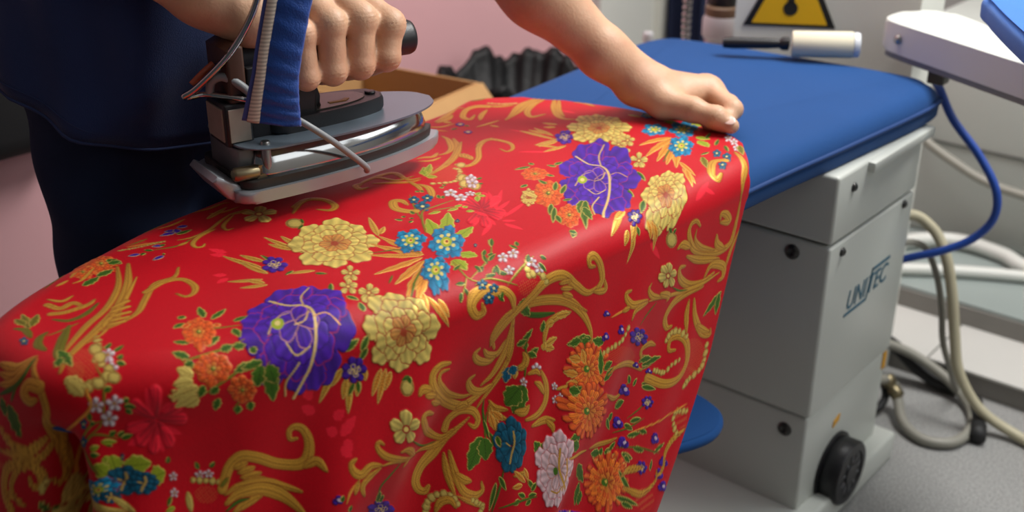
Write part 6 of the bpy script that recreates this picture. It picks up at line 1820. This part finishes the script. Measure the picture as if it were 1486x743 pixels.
# swing arm and the small blue buck on it
t = thing('swing_arm', 'white enamelled swing arm reaching right above the blue board', 'swing arm', (-.76,2.02,.76))
arm = smooth_closed([(-.805,1.985),(-.780,1.950),(-.66,1.889),(-.51,1.813),(-.36,1.735),(-.20,1.655),(-.17,1.70),(-.30,1.805),(-.46,1.905),(-.60,1.995),(-.70,2.070),(-.745,2.088),(-.795,2.055)], 5)
bm = bm_new(); add_prism(bm, [(x+.76,y-2.02) for x, y in arm], -.012, .040, .006, 3); obj('arm_cover', bm, mat('arm_enamel','dcdfd8',rough=.35,var=.02), t, auto=40)
bm = bm_new(); add_prism(bm, [(x+.76,y-2.02) for x, y in inset(arm,.006)], -.024, -.011); obj('arm_base', bm, mat('arm_base_grey','8e918c',rough=.5), t, smooth=False)
bm = bm_new(); add_lathe(bm, [(.008,0),(.008,.003),(.006,.006),(.002,.006)], 20, axis_matrix((-.002,-.081,.014), (-.45,-.9,0))); obj('screw', bm, M_STEEL, t)
bm = bm_new(); add_box(bm, (-.045,.03,-.030), (.0,.125,-.022), .002, 1); obj('arm_bracket', bm, M_WHITE, t, auto=40)
bm = bm_new(); add_box(bm, (.055,-.075,-.055), (.085,-.045,-.020), .003, 2); obj('cable_clamp', bm, mat('clamp_grey','6b6a64',rough=.6), t, auto=40)
t = thing('sleeve_buck', 'small bright blue padded sleeve board at the upper right corner', 'sleeve board', (-.36,1.74,.80))
bo = smooth_closed([(-.562,1.735),(-.535,1.675),(-.475,1.575),(-.40,1.46),(-.31,1.33),(-.22,1.27),(-.14,1.33),(-.22,1.52),(-.34,1.72),(-.45,1.84),(-.53,1.83)], 8)
bm = pad_mesh(bo, .878, .915, .014, 'buck'); bmesh.ops.translate(bm, vec=(.36,-1.74,-.80), verts=bm.verts); obj('buck_pad', bm, mat('bright_blue_cloth','2f74cf',rough=.75,var=.06,bump=.3,bscale=900,sheen=.2,spec=.25), t, auto=50)
bm = bm_new(); add_lathe(bm, [(.020,0),(.020,.080)], 20); obj('buck_post', bm, M_STEEL, t)
# white cabinet on the platform
t = thing('white_cabinet', 'pale grey-white cabinet on the platform at the back right', 'cabinet', (-.4,2.9,.102))
bm = bm_new(); add_box(bm, (-.60,-.18,0.0), (.9,.25,.545), .012, 3); obj('cabinet_body', bm, mat('cabinet_enamel','b3b8b2',rough=.5,var=.03), t, auto=40)
bm = bm_new(); add_box(bm, (-.60,-.184,.24), (.30,-.176,.244)); obj('panel_seam', bm, M_SEAM, t, smooth=False)
# hoses, cables
M_BEIGE = mat('beige_hose','b5ae93',rough=.5,var=.08,scale=20); M_BCORD = mat('blue_hose','1c479f',rough=.4); M_GH = mat('grey_hose','8c8a80',rough=.45,var=.1,scale=20); M_BK = mat('black_rubber','1a1a1b',rough=.6); M_WT = mat('white_tube','d3d5cf',rough=.4,var=.02)
def hose(name, label, pts, r, m, cat='hose', n=10):
    bm = bm_new(); add_tube(bm, pts, r, 12, n); return tag(obj(name, bm, m), label, cat)
hose('blue_air_hose', 'thin blue air hose looping down from the white arm', [(-.700,1.955,.715),(-.692,1.98,.690),(-.663,1.99,.637),(-.612,2.0,.580),(-.572,2.0,.524),(-.566,2.0,.472),(-.591,1.99,.428),(-.635,1.97,.397),(-.69,1.95,.372),(-.75,1.92,.34),(-.77,1.87,.30)], .0075, M_BCORD)
hose('beige_steam_hose', 'beige hose dropping from the ironing table to the floor', [(-.80,1.90,.40),(-.735,2.02,.425),(-.690,2.05,.402),(-.655,2.05,.355),(-.630,2.05,.28),(-.612,2.05,.20),(-.590,2.05,.12),(-.54,2.06,.05),(-.46,2.07,.014),(-.30,2.02,.011),(-.1,1.98,.011)], .0105, M_BEIGE)
hose('grey_air_hose', 'grey hose running close beside the beige hose', [(-.78,1.88,.36),(-.735,2.00,.37),(-.700,2.05,.36),(-.668,2.055,.31),(-.648,2.06,.24),(-.634,2.06,.17),(-.62,2.09,.10),(-.615,2.14,.03),(-.60,2.165,.010)], .0065, M_GH)
hose('coiled_hose', 'pale grey hose coiled in a loop on the floor', [(-.80,1.90,.06),(-.775,2.07,.10),(-.735,2.13,.085),(-.66,2.15,.05),(-.60,2.14,.02),(-.560,2.09,.013),(-.545,2.02,.012),(-.560,1.965,.012),(-.605,1.945,.012),(-.655,1.97,.018),(-.69,2.02,.035),(-.71,2.03,.06),(-.73,1.99,.075),(-.76,1.90,.07)], .0105, M_GH)
bm = bm_new(); add_lathe(bm, [(.009,0),(.014,.002),(.014,.02),(.011,.022),(.011,.03),(.015,.032),(.015,.048),(.009,.05)], 16, axis_matrix((-.688,2.022,.036), (-.55,.05,.55))); tag(obj('hose_coupling', bm, M_BRASS), 'brass coupling on the coiled hose', 'coupling')
hose('black_floor_cable', 'thick black cable running from the table towards the step', [(-.80,1.90,.20),(-.79,2.05,.13),(-.765,2.14,.085),(-.705,2.16,.035),(-.66,2.165,.016),(-.62,2.17,.016)], .014, M_BK, 'cable')
hose('black_cable_loop', 'black cable curling on the floor close to the table base', [(-.79,1.89,.10),(-.765,1.98,.10),(-.735,2.02,.07),(-.715,2.02,.03),(-.72,1.975,.013),(-.755,1.935,.013),(-.80,1.91,.02)], .008, M_BK, 'cable')
bm = bm_new(); add_tube(bm, [(-.570,2.125,.030),(-.548,2.085,.022),(-.535,2.05,.020)], .013, 12, 4); add_tube(bm, [(-.535,2.05,.020),(-.522,2.01,.016)], .016, 12, 0); tag(obj('black_plug', bm, M_BK), 'black plug lying on the floor at the hose loop', 'plug')
hose('straight_white_tube', 'straight white tube lying on the platform', [(-.95,2.44,.118),(-.80,2.52,.118),(-.66,2.66,.118),(-.45,2.64,.118)][0:0] or [(-.92,2.40,.118),(-.78,2.50,.118),(-.62,2.585,.118),(-.40,2.66,.118)], .014, M_WT, 'tube')
hose('curved_white_tube', 'curved white tube behind the straight one on the platform', [(-.96,2.54,.118),(-.90,2.62,.122),(-.82,2.665,.125),(-.72,2.66,.122),(-.62,2.625,.118),(-.40,2.615+.08,.118)], .018, M_WT, 'tube')
hose('grey_wall_cable', 'grey cable sagging across the front of the white cabinet', [(-1.0,2.70,.40),(-.948,2.66,.362),(-.84,2.655,.312),(-.771,2.655,.290),(-.696,2.655,.281),(-.5,2.66,.27),(-.2,2.70,.28)], .011, M_GH, 'cable')
# red round sign on the back wall
t = thing('round_sign', 'red round sign on the grey back wall', 'sign', (-1.333,3.599,.485))
bm = bm_new(); add_lathe(bm, [(.040,0),(.040,.003),(.038,.004),(.002,.004)], 40, axis_matrix((0,0,0),(0,-1,0))); disk = obj('sign_disc', bm, mat('sign_red','b01620',rough=.5,var=.03), t, auto=40)
bm = bm_new(); add_box(bm, (-.020,-.0055,.004), (.014,-.004,.020)); obj('sign_mark', bm, mat('sign_white','d9cfcf',rough=.6), disk, smooth=False)
# ------------------------------------------------------------------ light
wd = bpy.data.worlds.new('world'); scene.world = wd; wd.use_nodes = True
bg = wd.node_tree.nodes['Background']; bg.inputs[0].default_value = (.80,.84,.90,1); bg.inputs[1].default_value = .065
def area(name, loc, target, size, power, col=(1,1,1), sy=None):
    d = bpy.data.lights.new(name, 'AREA'); d.energy = power; d.color = col; d.size = size
    if sy: d.shape = 'RECTANGLE'; d.size_y = sy
    o = bpy.data.objects.new(name, d); COL.objects.link(o); o.location = loc
    o.rotation_euler = (Vector(target)-Vector(loc)).to_track_quat('-Z','Y').to_euler(); return o
area('overhead_light', (-.30,2.20,2.5), (-.85,1.1,.6), 1.3, 68, (1,.985,.955), .55)
area('overhead_light', (-1.45,2.0,2.55), (-1.6,2.0,0), .9, 14, (1,.96,.93), .9)  # extra lamp added to brighten the pink wall
area('added_side_light', (1.35,1.55,1.9), (-.7,1.7,.5), 1.2, 8, (.95,.98,1), 1.3)  # added lamp brightening tower front and column side; no window is built
area('added_side_light', (1.1,2.75,1.9), (-.7,1.4,.5), 1.0, 10, (.95,.98,1), 1.0)  # second added side lamp, raking from behind for contrast in the cloth folds
area('overhead_light', (.5,.2,2.5), (-.7,1.0,.4), 1.2, 1.5, (.97,.98,1), .8)  # weak fill added from the camera side, not a fixture
